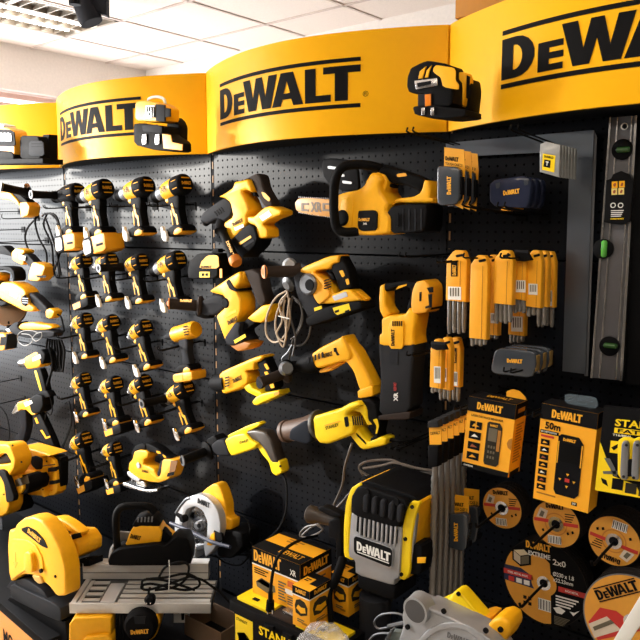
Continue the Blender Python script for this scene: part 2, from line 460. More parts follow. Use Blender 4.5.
mx = N('ShaderNodeMix', data_type='RGBA'); mx.inputs[6].default_value = (.0004, .0004, .0005, 1); mx.inputs[7].default_value = (.0034, .0042, .0066, 1)
nt.links.new(hole.outputs[0], mx.inputs[0]); nt.links.new(mx.outputs[2], b.inputs['Base Color'])
no = N('ShaderNodeTexNoise'); no.inputs['Scale'].default_value = 3; nt.links.new(gm.outputs['Position'], no.inputs['Vector'])
b.inputs['Roughness'].default_value = .36
nt.links.new(M('ADD', M('MULTIPLY', no.outputs['Fac'], .10), .33), b.inputs['Roughness'])
nt.links.new(M('MULTIPLY', hole.outputs[0], .135), b.inputs['Specular IOR Level'])
bp = N('ShaderNodeBump'); bp.inputs['Strength'].default_value = .35; bp.inputs['Distance'].default_value = .001
nt.links.new(hole.outputs[0], bp.inputs['Height']); nt.links.new(bp.outputs[0], b.inputs['Normal'])
STEEL = mat('black_shelf_steel', (24, 25, 28), .45, .2)
TAN = mat('slot_light_tan', (150, 110, 60), .6)  # tan colour stands in for orange light showing through the upright slots
gon = thing('pegboard_shelving', 'long black perforated-steel shop shelving the tools hang on', 'shelving', (1.0, .03, 0))
for i in range(-2, 3):
    for j in range(4):
        z0 = j*.5+.004 if j else .16
        box('pegboard_panel', gon, i+.009, i+.991, 0, .018, z0, j*.5+.498, peg, .0)
for i in range(-1, 4):
    up = box('upright', gon, i-.0085, i+.0085, .002, .06, 0, 2.13, STEEL)
    so = None
    for k in range(36):
        if so is None: so = box('slot', up, i-.0025, i+.0025, .0008, .0022, .2, .226, TAN)
        else:
            o = bpy.data.objects.new('slot', so.data); COL.objects.link(o); o.parent = up; o.location = (0, 0, k*.05)
box('back_panel', gon, -2, 3, .06, .066, .05, 2.13, STEEL)
box('base_deck', gon, -2, .93, -.20, 0, .12, .15, STEEL, .003); box('base_deck', gon, .935, 3, -.60, 0, .12, .15, STEEL, .003)
box('kick_plate', gon, -2, .93, -.18, -.165, 0, .12, STEEL); box('kick_plate', gon, .935, 3, -.58, -.565, 0, .12, STEEL)

# curved header signs
signy = mat('sign_yellow', (250, 184, 12), .45, var=.02)
signy.node_tree.nodes['Principled BSDF'].inputs['Specular IOR Level'].default_value = .14
signe = mat('sign_edge_black', (20, 20, 20), .5)
def bow(u): return -.025-.158*math.sin(PI*u)**.9 if 0 < u < 1 else -.025
def hsign(i, label, lx=None, lz=(1.905, 2.085)):
    x0, x1 = i+.003, i+.997
    t = thing('header_sign', label, 'sign', (i+.5, -.02, 1.85), 'curved yellow header signs along the top')
    n = 40; V = []; Fc = []
    for k in range(n+1):
        u = k/n; x = x0+(x1-x0)*u
        for yy, z in ((0, 1.853), (0, 2.14), (.012, 2.14), (.012, 1.853)): V.append((x, bow(u)+yy, z))
    for k in range(n):
        for q in range(4): Fc.append((k*4+q, k*4+(q+1) % 4, k*4+4+(q+1) % 4, k*4+4+q))
    Fc += [(0, 1, 2, 3), tuple(n*4+q for q in range(4))]
    mk('curved_panel', V, Fc, signy, t)
    # black underside closing panel
    bv = [(x0+(x1-x0)*k/n, bow(k/n)+.012, 1.858) for k in range(n+1)]+[(x1, -.002, 1.858), (x0, -.002, 1.858)]
    V, Fc = extr([Vector(v) for v in bv], Vector((0, 0, 1)), .002, 0, Vector((1, 0, 0)))
    mk('underside', V, Fc, signe, t, smooth=False)
    if lx:
        def dense(geo):
            bm = bmesh.new(); vs = [bm.verts.new((x, y, 0)) for x, y in geo[0]]
            for f in geo[1]: bm.faces.new([vs[q] for q in f])
            for k in range(1, 32): bmesh.ops.bisect_plane(bm, geom=bm.verts[:]+bm.edges[:]+bm.faces[:], plane_co=(k/32, 0, 0), plane_no=(1, 0, 0))
            bm.verts.index_update()
            V = [(v.co.x, v.co.y) for v in bm.verts]; F = [tuple(v.index for v in f.verts) for f in bm.faces]; bm.free(); return V, F
        def wrap(geo, a, b_, za, zb, name):
            V = []
            for x, y in geo[0]:
                xx = a+(b_-a)*x; V.append((xx, bow((xx-x0)/(x1-x0))-.0012, za+(zb-za)*y))
            mk(name, V, geo[1], INK, t, smooth=False)
        ll = lx[1]-lx[0]
        wrap(dense(LOGOB), lx[0], lx[1], lz[0], lz[1], 'lettering')
        wrap(textgeo('\u00ae'), lx[1]+.006, lx[1]+.022, lz[0]+.028, lz[0]+.044, 'registered_mark')
    return t
hsign(-1, 'plain yellow curved header sign at the far left end, behind the black charger')
hsign(0, 'curved yellow header sign with black lettering partly hidden at its left, second from left', (.165, .765), (1.929, 2.068))
hsign(1, 'curved yellow header sign showing its whole black lettering, above the chainsaw', (1.165, 1.777), (1.929, 2.068))
hsign(2, 'curved yellow header sign cut off by the right edge, above the spirit level', (2.208, 2.82), (1.929, 2.068))
t = thing('cardboard_box', 'amber brown box lying on top of the header signs at the right', 'box', (2.2, .0, 2.15))
box('carton', t, 2.03, 2.30, -.05, .20, 2.145, 2.30, mat('kraft_amber', (190, 128, 40), .7), .003)
box('packing_tape', t, 2.02, 2.31, .06, .10, 2.2995, 2.3015, mat('tape_tan', (150, 110, 60), .3))

def th(name, label, cat, crop, p, y, group=None, fr=WALL): return thing(name, label, cat, U(*cr(crop, p), y, fr), group)
def L(parent, name, crop, a, b, prof, m, seg=20, label=None):
    """lathe between two picture points (X, Y, distance off the wall)"""
    A = U(*cr(crop, a[:2]), a[2]); B = U(*cr(crop, b[:2]), b[2])
    if abs(a[0]-b[0])+abs(a[1]-b[1]) < 2.5 and abs(a[2]-b[2]) > 1e-6: B = A+WALL.n*(b[2]-a[2])     # discs, screws, caps: square to the wall
    return lathe(name, parent, A, B, prof, m, seg, label)
def out(parent, name, crop, a, length, prof, m, drop=0., side=0., seg=18):
    """turned piece standing out of the wall from a point near the tool to the aisle; a=(X, Y, y) is its outer end"""
    A = U(*cr(crop, a[:2]), a[2]); B = A+Vector((side, length, drop))
    return lathe(name, parent, B, A, prof, m, seg)

# ================================================================== line lasers on the signs
c = (120, 80, 6.4)
t = th('line_laser', 'yellow and black line laser with carry handle mounted on the second sign', 'laser level', c, (260, 320), .24)
tr('mount_bracket', t, c, [(325, 250), (365, 238), (392, 262), (408, 300), (405, 405), (335, 400)], .20, .02, BLK, .004, 1)
tr('upper_body', t, c, [(150, 150), (200, 138), (285, 150), (330, 180), (328, 262), (290, 275), (165, 268), (148, 250)], .25, .035, YEL, .006, 1)
tr('glass_window', t, c, [(165, 165), (225, 160), (228, 240), (168, 245)], .287, .002, CHR, .001, 0)
for k in range(4): tr('slat', t, c, [(170+k*15, 172), (176+k*15, 172), (176+k*15, 238), (170+k*15, 238)], .290, .001, DGR, 0, 0)
tr('side_window', t, c, [(292, 178), (325, 184), (325, 235), (292, 238)], .287, .002, BLK, .001, 0)
tr('trim_band', t, c, [(232, 155), (290, 160), (290, 268), (232, 262)], .285, .003, DGR, .001, 0)
tube('carry_handle', t, [U(*cr(c, q), .25) for q in ((180, 145), (190, 118), (240, 108), (280, 122), (290, 155))], .005, WHT, 8, 4)
tr('lower_body', t, c, [(138, 288), (180, 282), (330, 300), (330, 350), (405, 395), (408, 462), (280, 455), (142, 420)], .25, .035, BLK, .006, 1)
tr('side_grip', t, c, [(272, 345), (325, 352), (335, 398), (402, 412), (400, 452), (280, 438)], .287, .0015, AMB, .001, 0)
for x in (145, 228): tr('lens_window', t, c, [(x, 350), (x+26, 345), (x+26, 410), (x, 415)], .288, .002, CHR, .001, 0)
tr('front_cover', t, c, [(140, 292), (240, 286), (270, 300), (268, 340), (150, 330)], .288, .0015, DGR, .001, 0)

c = (0, 90, 7.11)
t = th('line_laser', 'boxy silver and amber line laser on the black bracket at the far left sign', 'laser level', c, (50, 400), 0.2600)
tr('body', t, c, [(-95, 285), (-60, 250), (90, 270), (140, 290), (152, 340), (150, 470), (120, 490), (-95, 470)], 0.2600, .03, AMB, .006, 1)
tr('top_cover', t, c, [(-80, 255), (0, 232), (70, 250), (75, 275), (-80, 285)], 0.2600, .028, SIL, .004, 1)
tr('front_frame', t, c, [(-85, 275), (100, 285), (112, 390), (90, 402), (-85, 395)], 0.2920, .002, DGR, .001, 1)
tr('glass_window', t, c, [(-70, 300), (80, 308), (84, 365), (-70, 360)], 0.2960, .002, SIL, .001, 0)
for k in range(6): tr('slat', t, c, [(-60+k*24, 305), (-54+k*24, 305), (-54+k*24, 355), (-60+k*24, 355)], 0.2990, .001, GRY, 0, 0)
tr('base', t, c, [(-95, 430), (130, 440), (150, 460), (150, 500), (-95, 500)], 0.2600, .034, BLK, .004, 1)
t = th('charger_dock', 'black charger dock with slotted face beside the far left line laser', 'charger', c, (260, 420), 0.2400)
tr('dock', t, c, [(185, 345), (205, 328), (310, 330), (330, 380), (332, 500), (190, 500)], 0.2500, .028, BLK, .005, 1)
tr('front_plate', t, c, [(210, 360), (310, 362), (318, 470), (206, 470)], 0.2800, .002, DGR, .001, 1)
for v in (380, 400): tr('slot', t, c, [(225, v), (300, v), (300, v+5), (225, v+5)], 0.2825, .0008, INK, 0, 0)
t = th('mounting_bracket', 'long flat black bracket carrying the far left line laser and charger', 'bracket', c, (150, 510), 0.2400)
tr('tray', t, c, [(-120, 498), (378, 490), (378, 528), (-120, 532)], 0.2500, .045, BLK, .003, 0)
tr('end_post', t, c, [(335, 322), (380, 318), (382, 495), (340, 495)], 0.2200, .02, BLK, .003, 0)

c = (400, 40, 6.4)
t = th('line_laser', 'black line laser with yellow side panels on the bracket of the right sign', 'laser level', c, (250, 330), .24)
tr('back_mount', t, c, [(440, 250), (480, 258), (490, 330), (470, 500), (400, 510), (380, 440)], .17, .03, BLK, .004, 1)
tr('side_wing', t, c, [(365, 215), (435, 212), (450, 250), (440, 330), (425, 430), (395, 435), (375, 330)], .20, .02, YEL, .004, 1)
tr('clip', t, c, [(428, 225), (448, 235), (440, 380), (425, 372)], .222, .002, BLK, .001, 0)
tr('head', t, c, [(100, 250), (120, 195), (190, 160), (230, 148), (350, 168), (365, 195), (365, 250), (388, 275), (385, 440), (240, 440), (225, 360), (110, 350), (95, 310)], .23, .04, BLK, .008, 1)
tr('side_panel', t, c, [(218, 175), (235, 160), (345, 178), (358, 200), (356, 260), (378, 285), (376, 320), (275, 300), (262, 240), (225, 215), (212, 200)], .272, .0015, YEL, .001, 1)
tr('top_stripe', t, c, [(118, 248), (128, 200), (170, 168), (162, 185), (145, 245)], .272, .0015, YEL, .001, 0)
tr('top_stripe', t, c, [(160, 240), (172, 195), (205, 160), (190, 200), (180, 240)], .272, .0015, YEL, .001, 0)
tr('lens_frame', t, c, [(95, 262), (240, 245), (245, 292), (105, 318)], .274, .003, CHR, .001, 0)
tr('lens_window', t, c, [(110, 276), (195, 262), (196, 282), (116, 300)], .278, .002, INK, 0, 0)
tr('base', t, c, [(135, 440), (220, 425), (260, 430), (470, 455), (472, 500), (330, 515), (150, 492)], .23, .042, BLK, .005, 1)
tr('front_column', t, c, [(140, 355), (225, 345), (225, 440), (140, 440)], .25, .02, DGR, .002, 0)
tr('amber_window', t, c, [(160, 350), (198, 345), (198, 420), (162, 425)], .272, .002, mat('amber_glass', (230, 130, 30), .2), .001, 0)
for x in (138, 198): tr('corner_light', t, c, [(x, 435), (x+22, 432), (x+22, 480), (x, 482)], .274, .002, CHR, .001, 0)

# ================================================================== hooks
def hook(px, py, length, label, group, double=True, gap=.018, y0=.002, drop=-.02, tip=.012):
    A = U(px, py, 0)
    t = thing('peg_hook', label, 'hook', A, group)
    box('backplate', t, A.x-gap/2-.006, A.x+gap/2+.006, -.004, 0, A.z-.014, A.z+.014, HOOK)
    for s in ((-1, 1) if double else (0,)):
        x = A.x+s*gap/2
        tube('prong', t, [(x, -.002, A.z), (x, -length*.5, A.z+drop*.5), (x, -length, A.z+drop), (x, -length-.006, A.z+drop+tip)], .0023, HOOK, 6, 3)
    return t

# ================================================================== drills and impact drivers
def make_drill(kind, batt, tag=True, handle=False, dark=False):
    """built round the axis of the motor housing, nose to -x, butt to +x, aisle to -y"""
    t = thing('cordless_drill', 'x', 'drill', (0, 0, 0))
    n = WALL.n; ax = WALL.r
    def sl(name, pts, t_, m, bev=.006, sm=1, y=0., par=None, label=None):
        P = chaikin([Vector((x, -y, z)) for x, z in pts], sm) if sm else [Vector((x, -y, z)) for x, z in pts]
        return tago(mk(name, *extr(P, n, t_, bev, ax, 2), m, par or t), label)
    long = kind == 'drill'; q_ = 1. if long or kind == 'screwdriver' else .80; rq = 1. if q_ == 1 else .93
    big = kind == 'screwdriver'
    hm = BLK if dark else YEL
    if big:
        lathe('motor_housing', t, (-.05, 0, 0), (.08, 0, .004), [(0, .024), (.05, .030), (.5, .031), (.9, .033), (1, .028)], YEL, 20)
        for k in range(4): sl('vent', [(.045, .018-k*.010), (.072, .018-k*.010), (.072, .022-k*.010), (.045, .022-k*.010)], .0006, BLK, 0, 0, .033)
        lathe('nose', t, (-.11, 0, -.002), (-.05, 0, 0), [(0, .008), (.3, .013), (.6, .014), (1, .024)], DGR, 16)
    else:
        lathe('motor_housing', t, (-.040*q_, 0, 0), (.022*q_, 0, 0), [(0, .022*rq), (.1, .027*rq), (.3, .030*rq), (1, .0325*rq)], hm, 20)
        rc = lathe('rear_cap', t, (.020*q_, 0, 0), (.066*q_, 0, 0), [(0, .0335*rq), (.15, .034*rq), (.75, .0325*rq), (.94, .030*rq), (1, .0265*rq)], BLK, 20)
        for zz, hw in ((.0165, .016), (-.0165, .016)):
            put(([(0, 0), (1, 0), (1, 1), (0, 1)], [(0, 1, 2, 3)]), 'vent', rc, (.0665*q_, -hw, zz+.0018), (.0665*q_, hw, zz+.0018), (.0665*q_, -hw, zz-.0018), YEL)
        for zz in (.012, -.012):
            lathe('side_vent', rc, (.032*q_, -.0305*rq, zz), (.054*q_, -.0300*rq, zz), [(0, .0015), (1, .0015)], AMB, 6)
        put(textgeo('XR', .02), 'lettering', t, (-.022*q_, -.0325*rq, .010), (.008*q_, -.0337*rq, .010), (-.022*q_, -.0325*rq, -.008), INK)
        logo_o = put(LOGO, 'lettering', rc, (.0665*q_, -.018, .005), (.0665*q_, .018, .005), (.0665*q_, -.018, -.005), INKY)
        if long:
            lathe('gear_case', t, (-.066, 0, 0), (-.038, 0, 0), [(0, .021), (.4, .025), (1, .024)], GRY if not dark else BLK, 18)
            lathe('chuck', t, (-.112, 0, 0), (-.066, 0, 0), [(0, .008), (.05, .013), (.45, .020), (.5, .0185), (1, .020)], BLK, 18)
            lathe('chuck_jaw_ring', t, (-.1155, 0, 0), (-.110, 0, 0), [(0, .006), (1, .011)], CHR, 12)
        else:
            lathe('gear_case', t, (-.070*q_, 0, 0), (-.038*q_, 0, 0), [(0, .012), (.1, .016), (.8, .023), (1, .0235)], GRY if not dark else BLK, 18)
            lathe('bit_holder', t, (-.088*q_, 0, 0), (-.070*q_, 0, 0), [(0, .006), (.2, .009), (1, .009)], CHR, 12)
    sl('grip', [(-.018, -.018), (.032, -.016), (.036, -.040), (.024, -.075), (.026, -.128), (-.022, -.130), (-.012, -.080), (-.020, -.045)], .0155, RUB if not big else DGR, .009, 2)
    sl('trigger', [(-.030, -.034), (-.018, -.030), (-.014, -.060), (-.026, -.056)], .008, BLK, .003, 1)
    if not big:
        sl('trigger_guard_trim', [(-.034, -.026), (-.006, -.020), (-.010, -.034), (-.028, -.040)], .014, YEL, .003, 1)
        sl('grip_inlay', [(-.006, -.048), (.002, -.046), (.006, -.080), (.014, -.086), (.013, -.120), (.005, -.120), (.005, -.094), (-.003, -.084)], .0008, YEL, 0, 0, .0158)
        sl('grip_inlay', [(-.016, -.066), (-.009, -.064), (-.012, -.112), (-.018, -.112)], .0155, YEL, .002, 0)
    sl('foot', [(-.040, -.128), (-.018, -.118), (.028, -.120), (.040, -.132), (.040, -.146), (-.044, -.146)], .029, BLK, .006, 1)
    sl('foot_plate', [(.002, -.133), (.022, -.128), (.040, -.137), (.038, -.148), (.012, -.150), (-.006, -.146)], .0305, AMB, .004, 1)
    if tag: sl('belt_clip', [(-.052, -.122), (-.047, -.108), (-.041, -.112), (-.040, -.124), (-.030, -.128), (-.030, -.150), (-.034, -.160), (-.048, -.156), (-.054, -.144)], .006, WHT if tag == 1 else CHR, .002, 1, .032)
    if batt == 'big':
        b_ = sl('battery', [(-.050, -.148), (.060, -.148), (.064, -.165), (.060, -.206), (-.052, -.206), (-.056, -.165)], .038, AMB, .006, 1)
        sl('battery_cover', [(-.062, -.146), (-.010, -.146), (-.006, -.206), (-.062, -.210)], .0395, BLK, .005, 1, 0, b_)
        sl('battery_label', [(-.060, -.156), (-.018, -.156), (-.018, -.200), (-.060, -.203)], .001, WHT, 0, 1, .0405, b_)
        sl('battery_slot', [(.012, -.178), (.050, -.178), (.050, -.186), (.012, -.186)], .0006, INK, 0, 0, .0385, b_)
    elif batt == 'slim':
        b_ = sl('battery', [(-.058, -.148), (.050, -.148), (.054, -.160), (.046, -.182), (-.056, -.182), (-.064, -.166)], .036, BLK if not big else AMB, .006, 1)
        sl('battery_label', [(-.056, -.154), (.0, -.154), (-.004, -.176), (-.054, -.176)], .0008, WHT if kind == 'pale' else AMB, 0, 0, .0362, b_)
    if handle:
        lathe('side_handle', t, (-.052, -.01, .002), (-.062, -.112, .004), [(0, .016), (.2, .016), (.3, .013), (.9, .0145), (1, .0155)], BLK, 16)
        lathe('handle_end_ring', t, (-.0618, -.1115, .004), (-.0622, -.115, .004), [(0, .0155), (1, .0155)], GRY, 16, )
        lathe('handle_bore', t, (-.0622, -.1151, .004), (-.0623, -.1157, .004), [(0, .009), (1, .009)], INK, 16)
    return t
_dc = {}
def dupe(root):
    r = root.copy(); COL.objects.link(r)
    for ch in list(root.children):
        c_ = ch.copy(); COL.objects.link(c_); c_.parent = r
        for g_ in list(ch.children):
            d_ = g_.copy(); COL.objects.link(d_); d_.parent = c_
    return r
def drill(H, Fp, kind, batt, label, tag=True, handle=False, dark=False, y=.105, name=None, h=True, group='cordless drills and drivers hanging in rows'):
    key = (kind, batt, tag, handle, dark)
    if key in _dc: t = dupe(_dc[key])
    else: t = _dc[key] = make_drill(*key)
    if name: t.name = name
    t['label'] = label; t['group'] = group
    a = U(*H, y); b_ = U(Fp[0]+2.2, Fp[1]-.5, y); v = b_-a
    s = min(1.25, max(.8, math.hypot(v.x, v.z)/.137)); ang = math.atan2(v.x, -v.z)
    t.location = a; t.rotation_euler = (0, -ang, 0); t.scale = (s, s, s)
    if h:
        q = a+Matrix.Rotation(-ang, 3, 'Y') @ Vector((-.024*s, 0, -.046*s))
        hk = thing('peg_hook', 'black wire hook carrying the '+label.replace('drill', 'drill', 1)[:200], 'hook', (q.x, 0, q.z), 'wire hooks under the drills')
        lab = 'black wire hook under the '+' '.join(label.split()[:11]); hk['label'] = lab
        box('backplate', hk, q.x-.016, q.x+.016, -.004, 0, q.z-.014, q.z+.014, HOOK)
        for sx in (-.007, .007):
            tube('prong', hk, [(q.x+sx, -.002, q.z+.006), (q.x+sx, -.11, q.z), (q.x+sx, -.20, q.z-.006), (q.x+sx, -.212, q.z+.010)], .0024, HOOK, 6, 2)
    return t
R1 = 'in the top row of drills'
drill((69, 194), (71, 232), 'drill', 'big', 'black-headed hammer drill with big battery and side handle, first in the top row', 1, True, True)
drill((96, 192), (100, 233), 'drill', 'big', 'yellow drill with big white-labelled battery, second in the top row', 1)
drill((136, 190), (140, 233), 'drill', None, 'bare yellow drill with long chuck, third in the top row', 1)
drill((173, 189), (179, 232), 'drill', None, 'bare yellow drill under the sign laser, fourth in the top row', 1, y=.107)
drill((80, 263), (85, 297), 'driver', 'slim', 'short driver with pale slim battery, first in the second row', 0)
drill((105, 263), (110, 299), 'driver', None, 'bare short driver with white clip, second in the second row', 1)
drill((135, 264), (140, 301), 'driver', None, 'bare driver with black tube side handle, third in the second row', 1, True)
drill((169, 264), (176, 303), 'drill', None, 'bare drill with grey gear case left of the yellow laser box', 1, y=.108)
drill((81, 322), (86, 356), 'driver', None, 'bare driver first in the third row, beside the panel seam', 1, y=.103)
drill((107, 325), (114, 360), 'driver', None, 'bare driver with silver nose, second in the third row', 1, y=.104)
drill((139, 331), (148, 367), 'driver', None, 'bare driver third in the third row, left of the big-vented screwdriver', 1, y=.104)
drill((183, 333), (187, 369), 'screwdriver', 'slim', 'all-yellow vented screwdriver with grey grip, last in the third row', 0, name='cordless_screwdriver')
drill((80, 382), (87, 414), 'driver', None, 'bare driver with chrome clip, first in the fourth row', 2)
drill((110, 386), (117, 422), 'driver', 'slim', 'driver on black and amber battery, second in the fourth row', 2)
drill((139, 386), (149, 422), 'driver', None, 'bare driver with chrome clip, third in the fourth row', 2, y=.106)
drill((178, 393), (189, 430), 'drill', None, 'bare drill with black tube side handle, last in the fourth row', 2, True)
drill((80, 442), (89, 478), 'driver', 'slim', 'big-headed driver on battery, leftmost in the lowest row', 2, y=.108)
drill((111, 450), (117, 482), 'driver', 'slim', 'small driver with black motor, left of the jigsaw', 2, y=.106)

# ------------------------------------------------------------------ big tools on the middle bay
def cord_loop(name, parent, crop, loops, y, r, m, label=None):
    for k, pts in enumerate(loops):
        P = catmull([U(*cr(crop, q[:2]), y+k*.008 if len(q) < 3 else q[2]) for q in pts], 5)
        mk(name, *tubegeo(P, r, 7), m, parent)

c = (195, 165, 6.4)
t = th('rotary_hammer', 'yellow cordless rotary hammer with black side handle, left of the chainsaw', 'hammer drill', c, (300, 260), .11)
tr('motor_body', t, c, [(200, 205), (240, 180), (285, 150), (300, 110), (335, 105), (385, 92), (412, 150), (405, 178), (375, 160), (345, 172), (372, 225), (395, 290), (375, 330), (380, 370), (360, 400), (290, 480), (262, 470), (225, 375), (290, 330), (270, 240), (235, 215)], .11, .036, YEL, .014)
tr('gear_case', t, c, [(80, 320), (110, 290), (175, 240), (235, 208), (275, 240), (283, 300), (265, 335), (230, 365), (180, 345), (120, 378), (72, 362)], .11, .032, DGR, .014)
L(t, 'chuck', c, (112, 318, .11), (62, 372, .11), [(0, .024), (.4, .024), (.6, .018), (1, .014)], BLK)
for k in range(4): tr('vent', t, c, [(120+k*14, 300-k*9), (126+k*14, 296-k*9), (146+k*14, 325-k*9), (140+k*14, 330-k*9)], .143, .0008, INK, 0, 0)
tr('handle_grip', t, c, [(335, 100), (420, 55), (448, 66), (468, 150), (525, 245), (520, 272), (472, 268), (440, 215), (412, 160), (388, 92), (368, 90)], .11, .022, mat('brown_black_rubber', (50, 42, 38), .5, bump=.2), .012)
tr('grip_inlay', t, c, [(425, 172), (448, 178), (482, 215), (475, 235), (440, 208)], .1325, .0008, YEL, 0, 1)
tr('trigger', t, c, [(362, 160), (400, 165), (405, 205), (385, 200)], .11, .012, BLK, .004)
tr('foot', t, c, [(478, 275), (520, 262), (592, 290), (590, 320), (520, 345), (470, 378), (502, 410), (505, 462), (450, 470), (425, 430), (432, 395), (368, 365), (372, 328), (415, 332)], .11, .030, YEL, .010)
tr('label', t, c, [(412, 332), (472, 290), (492, 322), (432, 360)], .1405, .0008, WHT, 0, 0)
tr('battery', t, c, [(275, 480), (360, 400), (400, 375), (432, 400), (450, 470), (430, 520), (345, 600), (300, 545)], .11, .038, BLK, .008)
for k in range(2): tr('battery_stripe', t, c, [(282+k*18, 497+k*22), (355+k*18, 450+k*22), (362+k*18, 464+k*22), (290+k*18, 512+k*22)], .1485, .0008, YEL if k == 0 else DGR, 0, 0)
logo(t, c, (238, 372), (300, 340), (246, 392), .147)
tr('label', t, c, [(250, 402), (308, 378), (314, 396), (258, 422)], .1465, .0006, WHT, 0, 0)
L(t, 'clamp_collar', c, (200, 340, .10), (160, 430, .15), [(0, .03), (.5, .027), (1, .02)], BLK)
L(t, 'side_handle', c, (178, 428, .15), (250, 598, .18), [(0, .022), (.06, .016), (.2, .0145), (.8, .0165), (1, .020)], RUB)
L(t, 'handle_cap', c, (250, 596, .18), (268, 632, .185), [(0, .020), (.6, .022), (1, .018)], mat('amber_rubber', (208, 122, 28), .5))
text('DEWALT', t, c, (215, 485), (252, 572), (198, 492), .19, INKY)

c = (155, 250, 5.333)
t = th('line_laser', 'boxy yellow and black line laser hanging between the drills and rotary hammer', 'laser level', c, (290, 90), .09)
tr('body', t, c, [(212, 100), (225, 55), (265, 18), (360, 15), (372, 40), (372, 150), (215, 152)], .09, .035, BLK, .006)
tr('front_panel', t, c, [(238, 98), (248, 62), (282, 28), (338, 28), (342, 98)], .1255, .001, YEL, 0, 1)
tr('label', t, c, [(238, 116), (292, 116), (292, 146), (238, 146)], .1258, .001, YEL2, 0, 0)
for x in (250, 270): tr('button', t, c, [(x, 124), (x+12, 124), (x+12, 138), (x, 138)], .127, .001, INK, 0, 0)
tr('side_mark', t, c, [(346, 100), (358, 100), (358, 148), (346, 148)], .1258, .001, AMB, 0, 0)
logo(t, c, (245, 84), (303, 84), (245, 96), .1266)
tr('mount_clip', t, c, [(315, 14), (322, -8), (350, -8), (352, 14)], .08, .012, BLK, .002, 0)

t = th('rotary_hammer', 'yellow corded rotary hammer with brown-black grip and horizontal side handle', 'hammer drill', c, (420, 250), .12)
tr('motor_body', t, c, [(330, 215), (395, 170), (440, 140), (490, 110), (505, 130), (495, 175), (470, 200), (500, 260), (500, 320), (485, 360), (440, 470), (420, 495), (385, 400), (365, 345), (415, 300), (410, 240), (345, 225)], .12, .038, YEL, .014)
tr('gear_case', t, c, [(255, 290), (300, 255), (350, 232), (395, 238), (412, 275), (400, 315), (355, 345), (300, 345), (250, 330)], .12, .034, DGR, .015)
L(t, 'dial', c, (385, 282, .15), (385, 282, .162), [(0, .018), (.7, .018), (1, .014)], BLK)
tr('strap_band', t, c, [(420, 165), (440, 150), (470, 200), (490, 215), (470, 218), (440, 205)], .12, .040, BLK, .006)
tr('handle_grip', t, c, [(495, 112), (540, 98), (585, 120), (600, 200), (620, 270), (600, 300), (575, 290), (545, 215), (520, 160), (505, 130)], .12, .024, MATS['brown_black_rubber'], .012)
tr('upper_yoke', t, c, [(440, 150), (482, 112), (510, 118), (508, 150), (470, 190), (448, 180)], .12, .030, YEL, .010)
tr('lower_yoke', t, c, [(555, 330), (600, 292), (645, 285), (650, 330), (600, 385), (555, 380), (520, 360)], .12, .028, YEL, .010)
tr('yoke_arm', t, c, [(470, 400), (540, 345), (572, 375), (500, 430)], .12, .022, BLK, .006)
tr('foot', t, c, [(412, 480), (480, 445), (510, 480), (550, 490), (530, 520), (480, 535), (450, 515)], .12, .034, mat('burnt_orange_vents', (176, 110, 24), .5), .008)
tr('lower_case', t, c, [(412, 465), (470, 380), (500, 380), (490, 440), (520, 480), (450, 505), (425, 495)], .12, .040, DGR, .008)
tr('stripe', t, c, [(420, 482), (480, 448), (486, 464), (428, 498)], .1605, .0008, YEL2, 0, 0)
logo(t, c, (385, 378), (435, 352), (392, 400), .159)
tr('label', t, c, [(362, 350), (430, 318), (434, 330), (368, 364)], .1585, .0006, YEL2, 0, 0)
L(t, 'side_handle', c, (262, 300, .13), (75, 286, .22), [(0, .024), (.08, .036), (.16, .036), (.22, .020), (.8, .0185), (1, .020)], MATS['brown_black_rubber'])
L(t, 'handle_end_ring', c, (78, 286, .219), (72, 286, .222), [(0, .021), (1, .020)], MATS['amber_rubber'])
L(t, 'handle_bore', c, (72, 286, .2225), (71.5, 286, .2227), [(0, .010), (1, .010)], mat('orange_bore', (225, 120, 20), .5))
L(t, 'clamp_collar', c, (300, 320, .12), (225, 332, .14), [(0, .03), (.5, .028), (1, .016)], BLK)
logo(t, c, (135, 262), (198, 264), (135, 276), .205, INKY)

c = (255, 240, 5.333)
t = th('rotary_hammer', 'yellow and grey cordless rotary hammer with round metal collar, below the chainsaw bar', 'hammer drill', c, (400, 260), .11)
tr('frame', t, c, [(262, 158), (300, 135), (420, 85), (480, 78), (475, 118), (440, 128), (430, 150), (360, 160), (345, 175), (400, 215), (440, 260), (450, 285), (500, 262), (540, 262), (600, 318), (560, 325), (380, 340), (345, 300), (325, 205), (262, 180)], .11, .028, YEL, .010)
tr('motor_block', t, c, [(335, 165), (365, 180), (405, 210), (440, 290), (385, 340), (345, 330), (330, 250)], .11, .034, AMB, .008)
for k in range(4): tr('vent', t, c, [(368, 215+k*14), (405, 203+k*14), (407, 208+k*14), (370, 221+k*14)], .1445, .0008, INK, 0, 0)
tr('gear_case', t, c, [(240, 190), (262, 165), (320, 180), (345, 240), (350, 290), (380, 340), (410, 360), (400, 395), (320, 410), (300, 370), (262, 300)], .11, .036, DGR, .012)
L(t, 'round_cover', c, (292, 235, .14), (292, 235, .156), [(0, .034), (.6, .034), (1, .028)], GRY, 24)
L(t, 'cover_core', c, (292, 240, .156), (292, 240, .159), [(0, .018), (1, .017)], INK, 20)
tr('stripe', t, c, [(315, 362), (355, 350), (358, 366), (318, 380)], .1465, .0008, YEL2, 0, 0)
tr('handle_grip', t, c, [(435, 95), (480, 80), (520, 155), (545, 255), (500, 265), (470, 270), (450, 200), (430, 160), (425, 130)], .11, .022, RUB, .011)
for q in ([(448, 165), (468, 160), (480, 190), (466, 200)], [(482, 210), (498, 205), (505, 235), (490, 240)]): tr('grip_inlay', t, c, q, .1325, .0008, YEL, 0, 1)
tr('trigger', t, c, [(395, 170), (425, 175), (440, 215), (425, 215)], .11, .012, BLK, .004)
